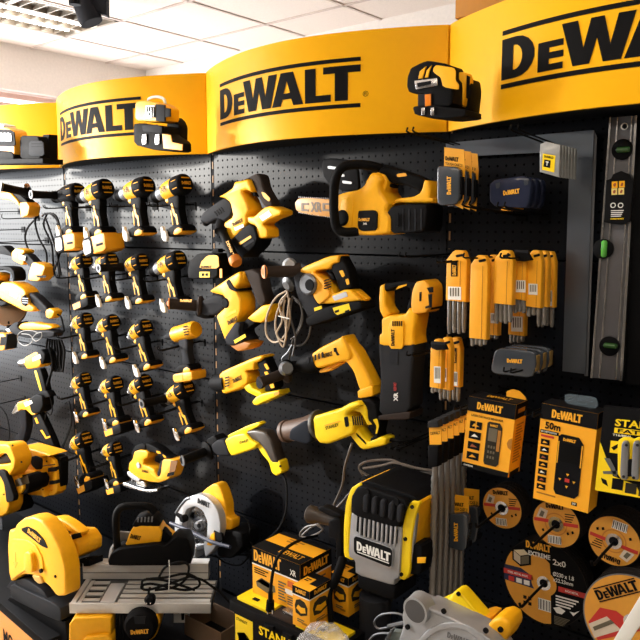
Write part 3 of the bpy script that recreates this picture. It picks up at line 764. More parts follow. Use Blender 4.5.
tr('label', t, c, [(412, 300), (485, 275), (495, 300), (425, 325)], .1385, .0008, SIL, 0, 0)
tr('battery', t, c, [(310, 412), (420, 350), (540, 325), (600, 320), (612, 360), (560, 378), (335, 455), (312, 440)], .11, .038, BLK, .008)
tr('battery_panel', t, c, [(415, 362), (500, 338), (510, 375), (440, 400), (425, 390)], .1485, .0008, YEL2, 0, 0)
for x in (425, 480): tr('battery_latch', t, c, [(x, 378), (x+22, 370), (x+24, 382), (x+2, 390)], .1495, .0008, INK, 0, 0)
tr('foot_loop', t, c, [(530, 270), (560, 272), (610, 312), (600, 326), (575, 320), (590, 308), (555, 285), (535, 290)], .11, .012, YEL, .004)
L(t, 'metal_collar', c, (200, 220, .10), (165, 245, .13), [(0, .018), (.3, .026), (.7, .026), (1, .014)], GRY)
L(t, 'collar_boss', c, (185, 138, .10), (185, 134, .15), [(0, .022), (.6, .024), (1, .016)], SIL)
L(t, 'side_handle', c, (240, 165, .12), (50, 170, .21), [(0, .026), (.1, .026), (.2, .019), (.85, .018), (1, .021)], MATS['brown_black_rubber'])
L(t, 'handle_end_ring', c, (52, 170, .209), (47, 170, .212), [(0, .0215), (1, .021)], MATS['amber_rubber'])
L(t, 'handle_bore', c, (47, 170, .2125), (46.5, 170, .2127), [(0, .011), (1, .011)], MATS['orange_bore'])
LC = mat('pale_cord', (176, 156, 132), .5)
t = th('cord_coil', 'bundled pale brown power cord hanging below the grey rotary hammer collar', 'cord', c, (130, 400), .15)
cord_loop('coil', t, c, [[(170, 270), (110, 310), (65, 400), (60, 500), (100, 545), (150, 520), (185, 440), (180, 330), (170, 270)], [(165, 300), (120, 380), (110, 480), (150, 570), (165, 480), (150, 380), (160, 320)], [(175, 280), (130, 340), (145, 430), (115, 500), (160, 540), (170, 420), (185, 310)]], .15, .0032, LC)
tube('twist_tie', t, [U(*cr(c, q), .176) for q in ((125, 405), (150, 412), (185, 420))], .002, WHT, 6, 3)
t = th('cord_coil', 'thin black power cord loop hanging beside the pale cord bundle', 'cord', c, (240, 450), .13)
cord_loop('coil', t, c, [[(200, 300), (250, 350), (240, 450), (200, 540), (180, 640)], [(215, 320), (290, 400), (290, 500), (250, 560), (180, 560)], [(240, 330), (255, 420), (225, 500), (190, 530)], [(200, 300), (190, 400), (215, 520), (200, 620)]], .12, .003, mat('grey_cord', (70, 66, 62), .4))

# chainsaw
c = (320, 150, 4.923)
t = th('chainsaw', 'yellow cordless chainsaw with black arched front handle and short bar', 'chainsaw', c, (330, 280), .13)
c2 = (240, 160, 4)
bar = tr('guide_bar', t, c2, [(222, 172), (235, 155), (260, 151), (400, 160), (400, 232), (300, 222), (240, 210), (226, 198)], .13, .003, mat('bar_amber', (196, 140, 60), .4), .001)
g = []
for k in range(22):
    for y0, y1, s in ((150, 158, -1), (209, 233, 1)):
        f = k/21; X = 236+f*160; Y = y0+(y1-y0)*f
        g.append(extr([U(*cr(c2, q), .13) for q in ((X, Y), (X+2.5, Y+s*5), (X+5, Y))], WALL.n, .003, 0, WALL.r))
mk('saw_chain', *join(g), CHR, bar, smooth=False)
text('XR', t, c2, (282, 168), (328, 168), (282, 208), .1335, mat('bar_grey', (110, 96, 76), .5), bold=.05)
for x in (245, 330): tr('bar_mark', t, c2, [(x, 172), (x+30, 172), (x+30, 180), (x+10, 180), (x+10, 196), (x+30, 198), (x+30, 206), (x, 204)], .1335, .0006, MATS['bar_grey'], 0, 0)
tr('hand_guard', t, c, [(12, 70), (25, 45), (60, 40), (150, 50), (190, 90), (200, 200), (120, 205), (90, 190), (50, 170), (22, 130)], .07, .006, BLK, .004)
for k in range(3): tr('guard_slot', t, c, [(38+k*36, 78+k*36), (85+k*36, 84+k*36), (84+k*36, 96+k*36), (40+k*36, 92+k*36)], .0775, .001, SIL, 0, 1)
tr('body', t, c, [(100, 240), (130, 225), (165, 212), (230, 200), (262, 180), (282, 140), (300, 115), (330, 120), (352, 150), (340, 175), (345, 210), (385, 262), (372, 300), (395, 330), (395, 410), (300, 420), (190, 415), (140, 395), (100, 385)], .12, .05, YEL, .016)
tr('top_hump', t, c, [(285, 140), (305, 110), (345, 125), (360, 155), (345, 215), (350, 230), (285, 225), (270, 200)], .12, .030, YEL, .01)
tr('battery', t, c, [(372, 310), (395, 280), (440, 270), (560, 268), (570, 290), (560, 395), (500, 408), (390, 410)], .12, .045, BLK, .008)
for k in range(4): tr('battery_rib', t, c, [(405+k*30, 290), (412+k*30, 290), (412+k*30, 396), (405+k*30, 396)], .1655, .001, DGR, 0, 0)
tr('battery_latch', t, c, [(372, 318), (388, 310), (388, 375), (372, 378)], .171, .002, BLK, 0, 1)
tr('rear_handle', t, c, [(290, 145), (318, 88), (345, 82), (400, 95), (500, 130), (535, 148), (525, 195), (505, 215), (490, 195), (430, 172), (380, 170), (350, 150), (330, 130)], .12, .022, RUB, .012)
tr('handle_inlay', t, c, [(378, 118), (420, 112), (430, 128), (380, 134)], .1425, .001, AMB, 0, 1)
tr('rear_yoke', t, c, [(535, 150), (558, 152), (568, 200), (562, 235), (580, 240), (578, 262), (400, 262), (375, 280), (395, 240), (480, 232), (512, 215), (525, 195)], .12, .026, YEL, .010)
tr('trigger', t, c, [(345, 165), (380, 172), (372, 190), (352, 182)], .12, .012, BLK, .004)
tube('front_handle', t, [U(*cr(c, q[:2]), q[2]) for q in ((300, 92, .12), (240, 76, .15), (160, 72, .18), (105, 90, .2), (75, 150, .2), (68, 250, .2), (72, 340, .2), (88, 390, .19), (130, 405, .18), (190, 400, .16))], .0135, RUB, 12, 5)
L(t, 'sprocket_knob', c, (118, 335, .165), (118, 335, .178), [(0, .024), (.6, .024), (1, .018)], BLK, 20)
tr('badge', t, c, [(190, 300), (215, 298), (270, 296), (285, 310), (282, 395), (210, 400), (188, 385)], .171, .003, BLK, .001)
logo(t, c, (190, 335), (246, 335), (190, 350), .1752, INKY)
text('XR', t, c, (212, 358), (232, 358), (212, 368), .1752, INKW)
tr('front_cover', t, c, [(105, 242), (165, 225), (168, 300), (160, 390), (108, 382)], .168, .005, YEL, .004)

# reciprocating hammer row 3
c = (200, 340, 6.4)
t = th('rotary_hammer', 'slim yellow cordless rotary hammer with black nose, above the corded hammer', 'hammer drill', c, (300, 230), .10)
tr('body', t, c, [(160, 215), (185, 190), (380, 105), (430, 90), (445, 105), (420, 130), (390, 140), (385, 185), (330, 190), (350, 220), (345, 265), (300, 300), (205, 335), (180, 330)], .10, .032, YEL, .012)
tr('frame_arm', t, c, [(300, 285), (345, 268), (365, 300), (420, 325), (430, 350), (390, 355), (330, 325)], .10, .024, YEL2, .008)
tr('foot', t, c, [(370, 385), (395, 355), (430, 335), (535, 312), (545, 345), (430, 395), (400, 410), (380, 405)], .10, .030, YEL2, .008)
tr('label', t, c, [(470, 335), (505, 328), (508, 345), (474, 355)], .1305, .0008, mat('orange_label', (240, 150, 20), .5), 0, 0)
tr('handle_grip', t, c, [(390, 120), (440, 100), (470, 170), (500, 220), (515, 300), (480, 322), (440, 325), (440, 250), (410, 200), (395, 160)], .10, .022, RUB, .011)
for q in ([(408, 155), (425, 150), (445, 185), (428, 190)], [(410, 205), (430, 200), (445, 225), (425, 232)], [(445, 285), (470, 278), (478, 305), (455, 310)]): tr('grip_inlay', t, c, q, .1225, .0008, YEL, 0, 1)
L(t, 'nose', c, (190, 270, .10), (70, 278, .10), [(0, .040), (.5, .036), (.8, .028), (1, .014)], BLK)
for k in range(4): tr('vent', t, c, [(160, 240+k*18), (185, 232+k*18), (187, 240+k*18), (162, 248+k*18)], .139, .001, DGR, 0, 0)
logo(t, c, (208, 250), (262, 225), (216, 275), .133)
t = th('side_handle', 'dark tube side handle lying on the hook beside the slim hammer', 'handle', c, (400, 265), .18)
L(t, 'grip', c, (575, 200, .10), (385, 272, .2), [(0, .020), (.1, .034), (.2, .034), (.3, .018), (.8, .016), (1, .021)], MATS['brown_black_rubber'])
L(t, 'end_ring', c, (386, 272, .199), (381, 272, .202), [(0, .021), (1, .020)], BLK)
L(t, 'steel_boss', c, (540, 185, .13), (560, 180, .17), [(0, .014), (.5, .024), (1, .018)], GRY)
tube('depth_chain', t, [U(*cr(c, q), .13) for q in ((545, 170), (525, 120), (560, 80), (590, 30))], .003, GRY, 6, 3)

# corded hammer, lower
c = (170, 400, 4.923)
t = th('rotary_hammer', 'yellow corded hammer drill with black D-grip, its cord dropping, above the circular saw', 'hammer drill', c, (370, 210), .11)
tr('motor_body', t, c, [(300, 185), (345, 160), (400, 150), (430, 185), (465, 205), (450, 230), (335, 268), (318, 240)], .11, .034, YEL2, .013)
tr('top_rail', t, c, [(296, 170), (400, 120), (450, 104), (462, 115), (440, 132), (330, 180), (305, 182)], .11, .016, YEL2, .006)
tr('gear_case', t, c, [(235, 210), (260, 188), (300, 180), (322, 240), (330, 265), (270, 270), (240, 240)], .11, .034, DGR, .014)
tr('nose', t, c, [(205, 185), (240, 165), (262, 190), (250, 225), (270, 260), (225, 270), (205, 240)], .11, .026, BLK, .01)
tr('handle_grip', t, c, [(395, 148), (440, 140), (490, 150), (520, 190), (545, 275), (555, 300), (520, 300), (490, 240), (460, 205), (425, 190)], .11, .024, mat('bronze_black', (58, 50, 44), .4, bump=.1), .012)
tr('handle_spine', t, c, [(430, 195), (455, 200), (490, 240), (520, 295), (560, 290), (572, 350), (540, 368), (518, 350), (505, 300), (470, 260)], .11, .020, YEL2, .008)
L(t, 'screw', c, (545, 325, .13), (545, 325, .134), [(0, .004), (1, .004)], INK, 10)
text('STANLEY', t, c, (340, 205), (385, 190), (343, 218), .1445)
L(t, 'side_handle', c, (195, 245, .12), (62, 298, .23), [(0, .020), (.04, .036), (.12, .036), (.18, .017), (.85, .0165), (1, .0195)], RUB)
L(t, 'handle_end_ring', c, (63, 298, .229), (59, 299, .232), [(0, .020), (1, .0195)], GRY)
L(t, 'handle_bore', c, (59, 299, .2325), (58.5, 299, .2327), [(0, .012), (1, .012)], INK)
pt('cord', t, c, [(555, 365, .11), (572, 410, .12), (575, 480, .13), (568, 560, .14), (530, 640, .12), (470, 690, .08)], 0, .0035, CRD, 8)

# plain yellow corded hammer
c = (270, 320, 4)
t = th('rotary_hammer', 'all-yellow pistol-grip corded hammer drill, left of the tall reciprocating saw', 'hammer drill', c, (320, 160), .11)
tr('motor_body', t, c, [(190, 130), (225, 105), (300, 68), (315, 58), (330, 85), (350, 130), (345, 155), (300, 165), (215, 190), (195, 170)], .11, .032, YEL, .013)
tr('handle_grip', t, c, [(300, 75), (325, 80), (360, 115), (400, 190), (425, 240), (435, 262), (385, 285), (372, 262), (352, 200), (325, 165), (290, 160)], .11, .026, YEL, .013)
tr('foot', t, c, [(372, 275), (432, 255), (438, 298), (375, 308)], .11, .030, YEL, .006)
tr('trigger', t, c, [(268, 162), (300, 170), (240, 205), (210, 210), (205, 198), (250, 180)], .11, .014, AMB, .005)
L(t, 'gear_case', c, (200, 160, .11), (115, 185, .11), [(0, .036), (.5, .036), (.8, .026), (1, .016)], BLK)
for k in range(5): tr('vent', t, c, [(150+k*14, 150-k*5), (156+k*14, 148-k*5), (158+k*14, 170-k*5), (152+k*14, 172-k*5)], .146, .001, DGR, 0, 0)
L(t, 'chuck', c, (118, 184, .11), (70, 196, .11), [(0, .016), (.4, .022), (.6, .022), (1, .012)], BLK)
L(t, 'collar_boss', c, (66, 175, .12), (66, 195, .15), [(0, .014), (.5, .024), (1, .018)], BLK)
tr('side_vent', t, c, [(255, 112), (265, 110), (268, 125), (278, 140), (268, 142), (262, 128), (256, 128)], .1425, .0008, INK, 0, 0)
logo(t, c, (212, 135), (248, 125), (216, 152), .1425)

# yellow reciprocating saw
c = (270, 390, 4.571)
t = th('reciprocating_saw', 'bright yellow corded reciprocating saw with brown worn nose, lying level', 'saw', c, (300, 170), .12)
L(t, 'nose_boot', c, (218, 168, .12), (66, 190, .12), [(0, .044), (.15, .044), (.35, .038), (.6, .036), (.88, .034), (.9, .038), (1, .036)], mat('worn_brown_rubber', (86, 64, 50), .55, bump=.3, scale=30), 24)
tr('nose_cover', t, c, [(125, 170), (185, 132), (215, 128), (225, 225), (200, 238), (120, 215)], .125, .039, mat('blue_black', (34, 38, 46), .3), .012)
L(t, 'front_band', c, (232, 158, .12), (218, 160, .12), [(0, .047), (.5, .049), (1, .047)], mat('band_grey', (74, 70, 62), .45, .3), 24)
tr('motor_body', t, c, [(232, 110), (290, 92), (345, 80), (400, 48), (440, 40), (455, 60), (400, 85), (385, 105), (420, 130), (420, 180), (390, 200), (300, 235), (262, 230), (240, 200)], .12, .042, YEL2, .014)
tr('rear_frame', t, c, [(380, 190), (420, 165), (440, 200), (470, 230), (490, 220), (530, 205), (552, 215), (550, 242), (520, 250), (450, 265), (430, 255)], .12, .026, YEL2, .010)
tr('upper_yoke', t, c, [(400, 60), (430, 40), (462, 65), (470, 130), (490, 150), (465, 155), (440, 100), (400, 88)], .12, .026, YEL2, .009)
tr('handle_grip', t, c, [(418, 42), (470, 32), (505, 60), (512, 110), (525, 140), (512, 200), (520, 225), (480, 235), (475, 215), (498, 200), (488, 160), (465, 130), (462, 80)], .12, .023, RUB, .010)
tr('grip_trim', t, c, [(470, 135), (490, 130), (498, 165), (490, 200), (482, 200), (488, 165)], .1435, .0008, YEL2, 0, 1)
for k in range(5): tr('vent', t, c, [(375+k*10, 120+k*0), (380+k*10, 118), (386+k*10, 160), (381+k*10, 162)], .1625, .0008, INK, 0, 0)
for k in range(5): tr('rear_vent', t, c, [(392+k*8, 200+k*8), (396+k*8, 196+k*8), (408+k*8, 212+k*8), (404+k*8, 216+k*8)], .1465, .0008, INK, 0, 0)
tr('side_slot', t, c, [(338, 125), (355, 120), (362, 165), (346, 170)], .1625, .001, INK, 0, 1)
text('STANLEY', t, c, (252, 168), (312, 150), (256, 182), .1628, bold=.03)
tr('label_frame', t, c, [(248, 160), (318, 140), (322, 144), (252, 164)], .1625, .0006, AMB, 0, 0)
pt('cord', t, c, [(548, 228, .12), (600, 232, .12), (640, 235, .10), (680, 225, .06)], 0, .006, RUB, 8)

# tall cordless reciprocating saw
c = (360, 220, 4.571)
t = th('reciprocating_saw', 'cordless reciprocating saw hanging nose down in a tall black sheath', 'saw', c, (200, 450), .11)
tr('handle_loop', t, c, [(112, 298), (135, 288), (140, 330), (140, 390), (165, 425), (130, 450), (110, 410), (108, 350)], .11, .026, YEL, .010)
tr('handle_grip', t, c, [(112, 305), (118, 292), (220, 275), (290, 285), (285, 310), (262, 320), (262, 390), (245, 425), (232, 400), (250, 350), (250, 310), (200, 300), (140, 325), (115, 325)], .11, .024, RUB, .010)
tr('grip_inlay', t, c, [(165, 318), (175, 302), (215, 292), (212, 300), (180, 312)], .1345, .0008, YEL, 0, 0)
tr('motor_body', t, c, [(128, 445), (165, 430), (200, 430), (235, 425), (255, 395), (292, 420), (275, 520), (282, 570), (118, 570), (118, 520), (130, 510)], .11, .036, YEL, .012)
tr('badge_panel', t, c, [(132, 480), (150, 455), (195, 458), (202, 480), (200, 590), (135, 588)], .1465, .003, YEL, .002)
for k in range(5): tr('vent', t, c, [(148+k*10, 462), (153+k*10, 462), (153+k*10, 485), (148+k*10, 485)], .1500, .0008, INK, 0, 0)
logo(t, c, (142, 575), (142, 498), (158, 575), .1500)
tr('battery', t, c, [(285, 280), (325, 270), (350, 300), (352, 390), (330, 420), (270, 425), (262, 385), (268, 320)], .11, .036, AMB, .008)
tr('battery_back', t, c, [(330, 272), (356, 300), (358, 395), (335, 420)], .10, .034, BLK, .006)
for q in ([(305, 310), (335, 305), (335, 330), (318, 332)], [(312, 340), (330, 338), (328, 400), (298, 405), (300, 395), (316, 390)], [(272, 330), (282, 328), (280, 370), (272, 372)]): tr('battery_slot', t, c, q, .1465, .0008, INK, 0, 0)
c = (360, 270, 4)
tr('sheath', t, c, [(100, 285), (112, 280), (125, 290), (225, 292), (242, 285), (245, 300), (232, 420), (228, 560), (100, 575), (108, 430), (102, 330)], .11, .034, mat('sheath_black', (36, 37, 40), .5, bump=.15), .010)
tr('sheath_foot', t, c, [(100, 572), (228, 556), (225, 590), (100, 592)], .11, .036, MATS['brown_black_rubber'], .006)
tr('sheath_panel', t, c, [(120, 325), (152, 325), (152, 378), (122, 378)], .1445, .001, DGR, 0, 0)
text('XR', t, c, (135, 525), (135, 490), (152, 525), .1452, INKW, bold=.04)
text('FLEX VOLT', t, c, (135, 482), (135, 450), (146, 482), .1452, INKR, bold=.03)

# ------------------------------------------------------------------ far left bay
c = (0, 160, 6.4)
t = th('cutout_tool', 'yellow power tool under a long black tube handle, in the top left corner', 'power tool', c, (110, 240), .12)
tr('body', t, c, [(8, 222), (30, 205), (95, 205), (150, 262), (165, 300), (110, 262), (20, 246)], .12, .028, YEL, .008)
tr('grip', t, c, [(90, 205), (130, 200), (200, 262), (205, 282), (160, 282)], .12, .020, BLK, .008)
tr('foot', t, c, [(160, 275), (205, 268), (226, 300), (215, 355), (172, 370), (165, 320)], .12, .028, AMB, .006)
L(t, 'side_handle', c, (190, 212, .12), (4, 172, .24), [(0, .022), (.1, .026), (.25, .018), (.9, .018), (1, .021)], BLK)
L(t, 'handle_end_ring', c, (5, 172, .239), (1, 171, .242), [(0, .0215), (1, .021)], GRY)
L(t, 'boss', c, (175, 185, .12), (172, 165, .14), [(0, .018), (1, .012)], CHR)
c8 = (0, 240, 8)
t = th('cord_coil', 'black power cord hanging in long loops beside the top left power tool', 'cord', c, (280, 430), .10)
cord_loop('coil', t, c, [[(215, 290), (245, 350), (180, 430), (160, 500), (185, 580), (230, 640), (300, 700)], [(235, 300), (225, 400), (250, 500), (295, 590), (300, 680)], [(300, 345), (280, 420), (330, 540), (340, 660), (350, 740)],
    [(320, 340), (370, 400), (360, 520), (370, 640), (380, 760)], [(270, 360), (290, 345), (350, 350), (380, 420), (390, 560), (350, 700)], [(290, 370), (330, 480), (365, 600), (390, 740)]], .08, .0045, CRD)
for px, py, ln, tip in ((20, 211.5, .16, .012), (37.5, 218, .17, .02), (23.4, 229.5, .2, .012), (46.9, 240.5, .24, .012)):
    k = hook(px, py, ln, 'x', 'empty hooks on the far left bay', False, drop=-.004, tip=tip)
    k['label'] = {20: 'uppermost empty black hook on the far left bay', 37.5: 'empty black hook with upturned tip left of the hanging cord loops', 23.4: 'empty black hook with flag plate, third down on the far left bay', 46.9: 'lowest of the empty black hooks above the small angle tool'}[px]
k = hook(20, 378, .22, 'empty black hook below the far left corded drill head', 'empty hooks on the far left bay', False, drop=-.01)
k = hook(24, 398, .2, 'empty black hook left of the lower silver-nosed drill', 'empty hooks on the far left bay', False, drop=-.01)

c = c8
t = th('angle_tool', 'small yellow cordless angle tool with square battery, above the angle grinder', 'power tool', c, (230, 160), .11)
tr('head', t, c, [(-10, 50), (60, 42), (100, 80), (130, 110), (125, 130), (60, 115), (-10, 105)], .11, .022, BLK, .008)
tr('collar', t, c, [(132, 100), (165, 62), (235, 78), (236, 102), (208, 118), (232, 180), (216, 200), (140, 160)], .11, .026, YEL, .006)
tr('barrel', t, c, [(225, 108), (250, 110), (320, 190), (300, 235), (270, 215), (228, 170)], .11, .02, DGR, .008)
tr('battery', t, c, [(308, 170), (412, 206), (388, 280), (352, 328), (272, 318), (280, 255)], .11, .030, AMB, .006)
tr('battery_slot', t, c, [(290, 282), (372, 284), (362, 304), (300, 300)], .1405, .001, INK, 0, 0)
tr('label', t, c, [(150, 110), (205, 130), (200, 165), (150, 150)], .1365, .0008, WHT, 0, 0)
t = th('angle_grinder', 'yellow corded angle grinder with grey rear handle and brown disc', 'grinder', c, (200, 450), .12)
tr('body', t, c, [(40, 375), (70, 332), (160, 335), (240, 385), (265, 420), (252, 470), (332, 540), (320, 568), (250, 566), (160, 520), (60, 470), (34, 430)], .12, .036, YEL, .014)
tr('gear_head', t, c, [(-20, 330), (45, 330), (60, 380), (40, 470), (110, 500), (60, 530), (-20, 500)], .12, .034, DGR, .01)
L(t, 'grinding_disc', c, (70, 555, .10), (62, 545, .115), [(0, .085), (1, .085)], mat('brown_abrasive', (150, 122, 96), .85, bump=.4, scale=300), 32)
tr('guard', t, c, [(-20, 215), (60, 205), (130, 215), (160, 250), (165, 310), (150, 330), (135, 260), (80, 235), (-20, 245)], .12, .03, BLK, .006)
tr('rear_handle', t, c, [(262, 415), (310, 440), (412, 540), (402, 580), (345, 562), (275, 500)], .12, .021, DGR, .010)
tr('handle_cap', t, c, [(398, 560), (430, 540), (470, 568), (456, 610), (432, 628), (400, 612)], .12, .022, YEL, .008)
L(t, 'vent_cover', c, (202, 485, .155), (202, 485, .164), [(0, .026), (1, .022)], BLK, 20)
for k in range(3): tr('vent', t, c, [(178, 462+k*18), (226, 466+k*18), (226, 472+k*18), (178, 468+k*18)], .1655, .0008, GRY, 0, 0)
tr('label', t, c, [(85, 408), (142, 432), (134, 466), (78, 440)], .1565, .0008, SIL, 0, 0)
pt('cord', t, c, [(455, 590, .12), (490, 620, .12), (505, 680, .11), (515, 730, .1)], 0, .0035, CRD, 8)
t = th('yellow_tool_end', 'rounded yellow tool end poking in at the left edge above the grinder', 'power tool', c, (10, 300), .12)
tr('housing', t, c, [(-60, 262), (10, 255), (40, 270), (36, 325), (10, 345), (-60, 340)], .12, .03, AMB, .01)
tr('collar', t, c, [(-70, 268), (-20, 262), (-20, 338), (-70, 335)], .12, .032, BLK, .006)

c = (0, 310, 8)
t = th('multi_tool', 'long grey tool with yellow top grip lying level below the grinder', 'power tool', c, (300, 130), .12)
tr('top_grip', t, c, [(180, 130), (210, 100), (300, 95), (330, 105), (430, 115), (460, 142), (400, 156), (200, 156)], .12, .022, YEL, .008)
tr('body', t, c, [(100, 140), (150, 95), (190, 90), (180, 130), (200, 160), (420, 155), (480, 170), (460, 215), (250, 220), (170, 200), (120, 170)], .12, .026, DGR, .010)
tr('blade_clamp', t, c, [(60, 150), (110, 135), (130, 165), (80, 185)], .12, .012, CHR, .004)
cord_loop('wire_loop', t, c, [[(300, 180), (250, 165), (180, 170), (140, 205), (150, 255), (200, 285), (260, 250), (240, 200), (170, 190)], [(260, 220), (290, 190), (330, 180), (330, 220), (290, 250), (262, 230)]], .15, .0018, mat('thin_grey_wire', (150, 148, 145), .4))
t = th('charger_case', 'square amber case with dark window at the left edge', 'case', c, (40, 250), .14)
tr('case', t, c, [(-60, 180), (95, 184), (82, 310), (60, 318), (-60, 330)], .14, .03, AMB, .005)
tr('window', t, c, [(5, 215), (58, 214), (50, 280), (0, 285)], .1705, .001, INK, 0, 0)
tr('latch_bar', t, c, [(92, 186), (104, 190), (92, 308), (82, 310)], .14, .028, DGR, .002, 0)
t = th('cable_grip', 'black curved tool grip above the square amber case', 'handle', c, (40, 120), .12)
tube('grip_arc', t, [U(*cr(c, q), .12) for q in ((-10, 75), (40, 72), (72, 100), (70, 150), (40, 180), (-10, 178))], .011, RUB, 10, 4)
L(t, 'end_cap', c, (-10, 178, .12), (-22, 178, .12), [(0, .012), (1, .013)], BLK)
t = th('corded_drill', 'corded drill with silver nose and black butt, upper of two in the far left bay', 'drill', c, (300, 400), .12)
tr('motor_body', t, c, [(238, 375), (330, 325), (350, 330), (378, 420), (350, 455), (262, 466), (240, 430)], .12, .030, YEL, .010)
tr('label', t, c, [(258, 385), (320, 352), (330, 385), (262, 412)], .1505, .0008, SIL, 0, 0)
tr('rear_cap', t, c, [(325, 322), (375, 308), (405, 345), (402, 390), (380, 432), (345, 400)], .12, .029, BLK, .01)
L(t, 'nose', c, (245, 415, .12), (160, 425, .12), [(0, .030), (.3, .024), (.8, .020), (1, .012)], CHR)
tr('grip', t, c, [(300, 478), (345, 460), (370, 540), (395, 650), (345, 650), (320, 560)], .12, .016, RUB, .008)
tr('grip_stripe', t, c, [(298, 482), (318, 478), (362, 640), (345, 645), (320, 560)], .121, .0165, YEL2, .002)
tr('foot', t, c, [(340, 640), (400, 640), (430, 690), (380, 700), (345, 680)], .12, .018, BLK, .004)
t = th('cord_coil', 'thick black bundle of coiled cord right of the corded drills', 'cord', c, (450, 350), .10)
cord_loop('coil', t, c, [[(380+k*18, 230+k*4), (372+k*22, 330), (400+k*16, 420), (440+k*12, 490), (470+k*8, 420), (455+k*12, 320), (420+k*14, 240)] for k in range(6)]+[[(400, 300), (430, 420), (405, 520), (380, 640), (360, 760)], [(395, 300), (420, 440), (390, 560), (350, 700), (330, 900)]], .07, .0052, CRD)
c = (0, 380, 8)
t = th('corded_drill', 'corded drill with silver-white nose pointing down left, lower of two in the far left bay', 'drill', c, (250, 210), .12)
tr('motor_body', t, c, [(178, 172), (262, 143), (280, 180), (300, 250), (330, 262), (300, 275), (258, 236), (212, 226), (186, 242)], .12, .030, YEL, .010)
tr('label', t, c, [(190, 182), (250, 160), (262, 185), (205, 215)], .1505, .0008, WHT, 0, 0)
tr('rear_cap', t, c, [(268, 150), (335, 102), (385, 118), (392, 200), (360, 255), (300, 262)], .12, .03, BLK, .012)
L(t, 'nose', c, (190, 200, .12), (112, 262, .12), [(0, .030), (.4, .025), (1, .010)], CHR)
tr('grip', t, c, [(278, 262), (340, 258), (380, 340), (440, 470), (470, 560), (420, 560), (360, 450), (300, 350)], .12, .017, RUB, .008)
for q in ([(275, 305), (292, 300), (312, 345), (295, 350)], [(322, 402), (338, 398), (372, 455), (400, 446), (404, 458), (368, 472)]): tr('grip_stripe', t, c, q, .1375, .0008, YEL, 0, 0)
tr('cloth_sleeve', t, c, [(185, 240), (232, 232), (240, 370), (215, 480), (150, 540), (120, 520), (180, 400), (190, 330)], .14, .018, mat('black_cloth', (30, 30, 33), .9, bump=.5), .008)
cord_loop('cord', t, c, [[(-10, 200), (50, 280), (75, 400), (70, 480), (40, 560)], [(520, 190), (545, 170), (560, 200), (570, 330), (530, 460), (480, 560)], [(545, 255), (575, 280), (560, 400), (520, 500), (490, 580)], [(400, 130), (420, 230), (400, 280), (370, 260), (360, 330), (330, 420)]], .10, .003, CRD)

# jigsaw
c = (120, 430, 8)
t = th('jigsaw', 'yellow cordless jigsaw on its steel shoe, beside the lowest drills', 'jigsaw', c, (280, 280), .11)
tr('body', t, c, [(118, 250), (145, 220), (160, 160), (200, 145), (250, 150), (275, 170), (270, 210), (240, 225), (235, 262), (280, 280), (320, 300), (340, 355), (360, 365), (378, 390), (360, 408), (280, 400), (210, 380), (160, 350), (112, 310)], .11, .030, YEL, .010)
tr('nose_grip', t, c, [(130, 222), (138, 150), (165, 110), (210, 98), (245, 105), (245, 150), (205, 148), (165, 165), (150, 225)], .11, .026, RUB, .008)
tr('handle_grip', t, c, [(235, 100), (262, 98), (340, 140), (400, 195), (440, 215), (400, 228), (370, 228), (340, 190), (290, 165), (262, 170), (240, 140)], .11, .022, RUB, .008)
for q in ([(290, 165), (320, 172), (330, 190), (296, 186)], [(340, 195), (362, 205), (372, 222), (350, 218)]): tr('grip_inlay', t, c, q, .1325, .0008, YEL, 0, 1)
tr('rear_pillar', t, c, [(360, 235), (395, 228), (375, 300), (352, 370), (330, 350), (345, 300)], .11, .024, DGR, .006)
tr('battery_mount', t, c, [(385, 232), (400, 218), (480, 225), (482, 250), (455, 345), (440, 375), (362, 405), (340, 380), (372, 340)], .11, .030, AMB, .006)
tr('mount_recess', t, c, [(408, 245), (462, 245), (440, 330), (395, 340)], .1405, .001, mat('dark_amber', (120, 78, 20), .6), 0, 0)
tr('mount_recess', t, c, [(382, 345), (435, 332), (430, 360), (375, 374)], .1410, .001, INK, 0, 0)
tr('gear_cover', t, c, [(108, 312), (160, 348), (210, 380), (200, 400), (150, 380), (108, 345)], .112, .032, SIL, .006)
L(t, 'badge', c, (148, 282, .142), (148, 282, .145), [(0, .012), (1, .011)], SIL)
logo(t, c, (175, 315), (228, 325), (177, 335), .1415)
tr('shoe_bracket', t, c, [(165, 380), (240, 405), (250, 450), (170, 430)], .11, .026, CHR, .004)
tr('shoe', t, c, [(65, 410), (80, 402), (180, 440), (260, 462), (345, 455), (350, 478), (290, 490), (240, 482), (80, 440)], .11, .032, CHR, .004)
tr('blade_guard_wire', t, c, [(105, 360), (112, 362), (100, 410), (92, 408)], .13, .003, CHR, .001, 0)

# ------------------------------------------------------------------ lower left: hammer, mitre saw
c = (0, 430, 8)
t = th('demolition_hammer', 'yellow combination hammer with black side panel and loop handle, above the chop saw', 'hammer drill', c, (350, 320), .20)
tr('body', t, c, [(186, 186), (215, 122), (250, 115), (330, 138), (440, 168), (475, 188), (430, 196), (400, 200), (405, 240), (412, 265), (412, 480), (425, 520), (390, 505), (300, 500), (288, 490), (325, 400), (290, 340), (250, 305), (235, 250), (200, 205)], .20, .045, YEL, .014)
tr('front_cap', t, c, [(172, 175), (185, 140), (215, 118), (245, 112), (235, 130), (200, 190)], .20, .04, SIL, .008)
tr('side_panel', t, c, [(246, 215), (290, 205), (340, 228), (338, 312), (292, 316), (255, 280)], .246, .003, BLK, .002)
tr('loop_handle', t, c, [(410, 200), (440, 205), (482, 240), (498, 480), (470, 512), (428, 516), (430, 485), (462, 470), (462, 285), (436, 258), (408, 245)], .20, .024, YEL, .010)
tr('grip', t, c, [(430, 205), (480, 195), (520, 220), (515, 440), (498, 470), (488, 250), (460, 222)], .19, .020, RUB, .008)
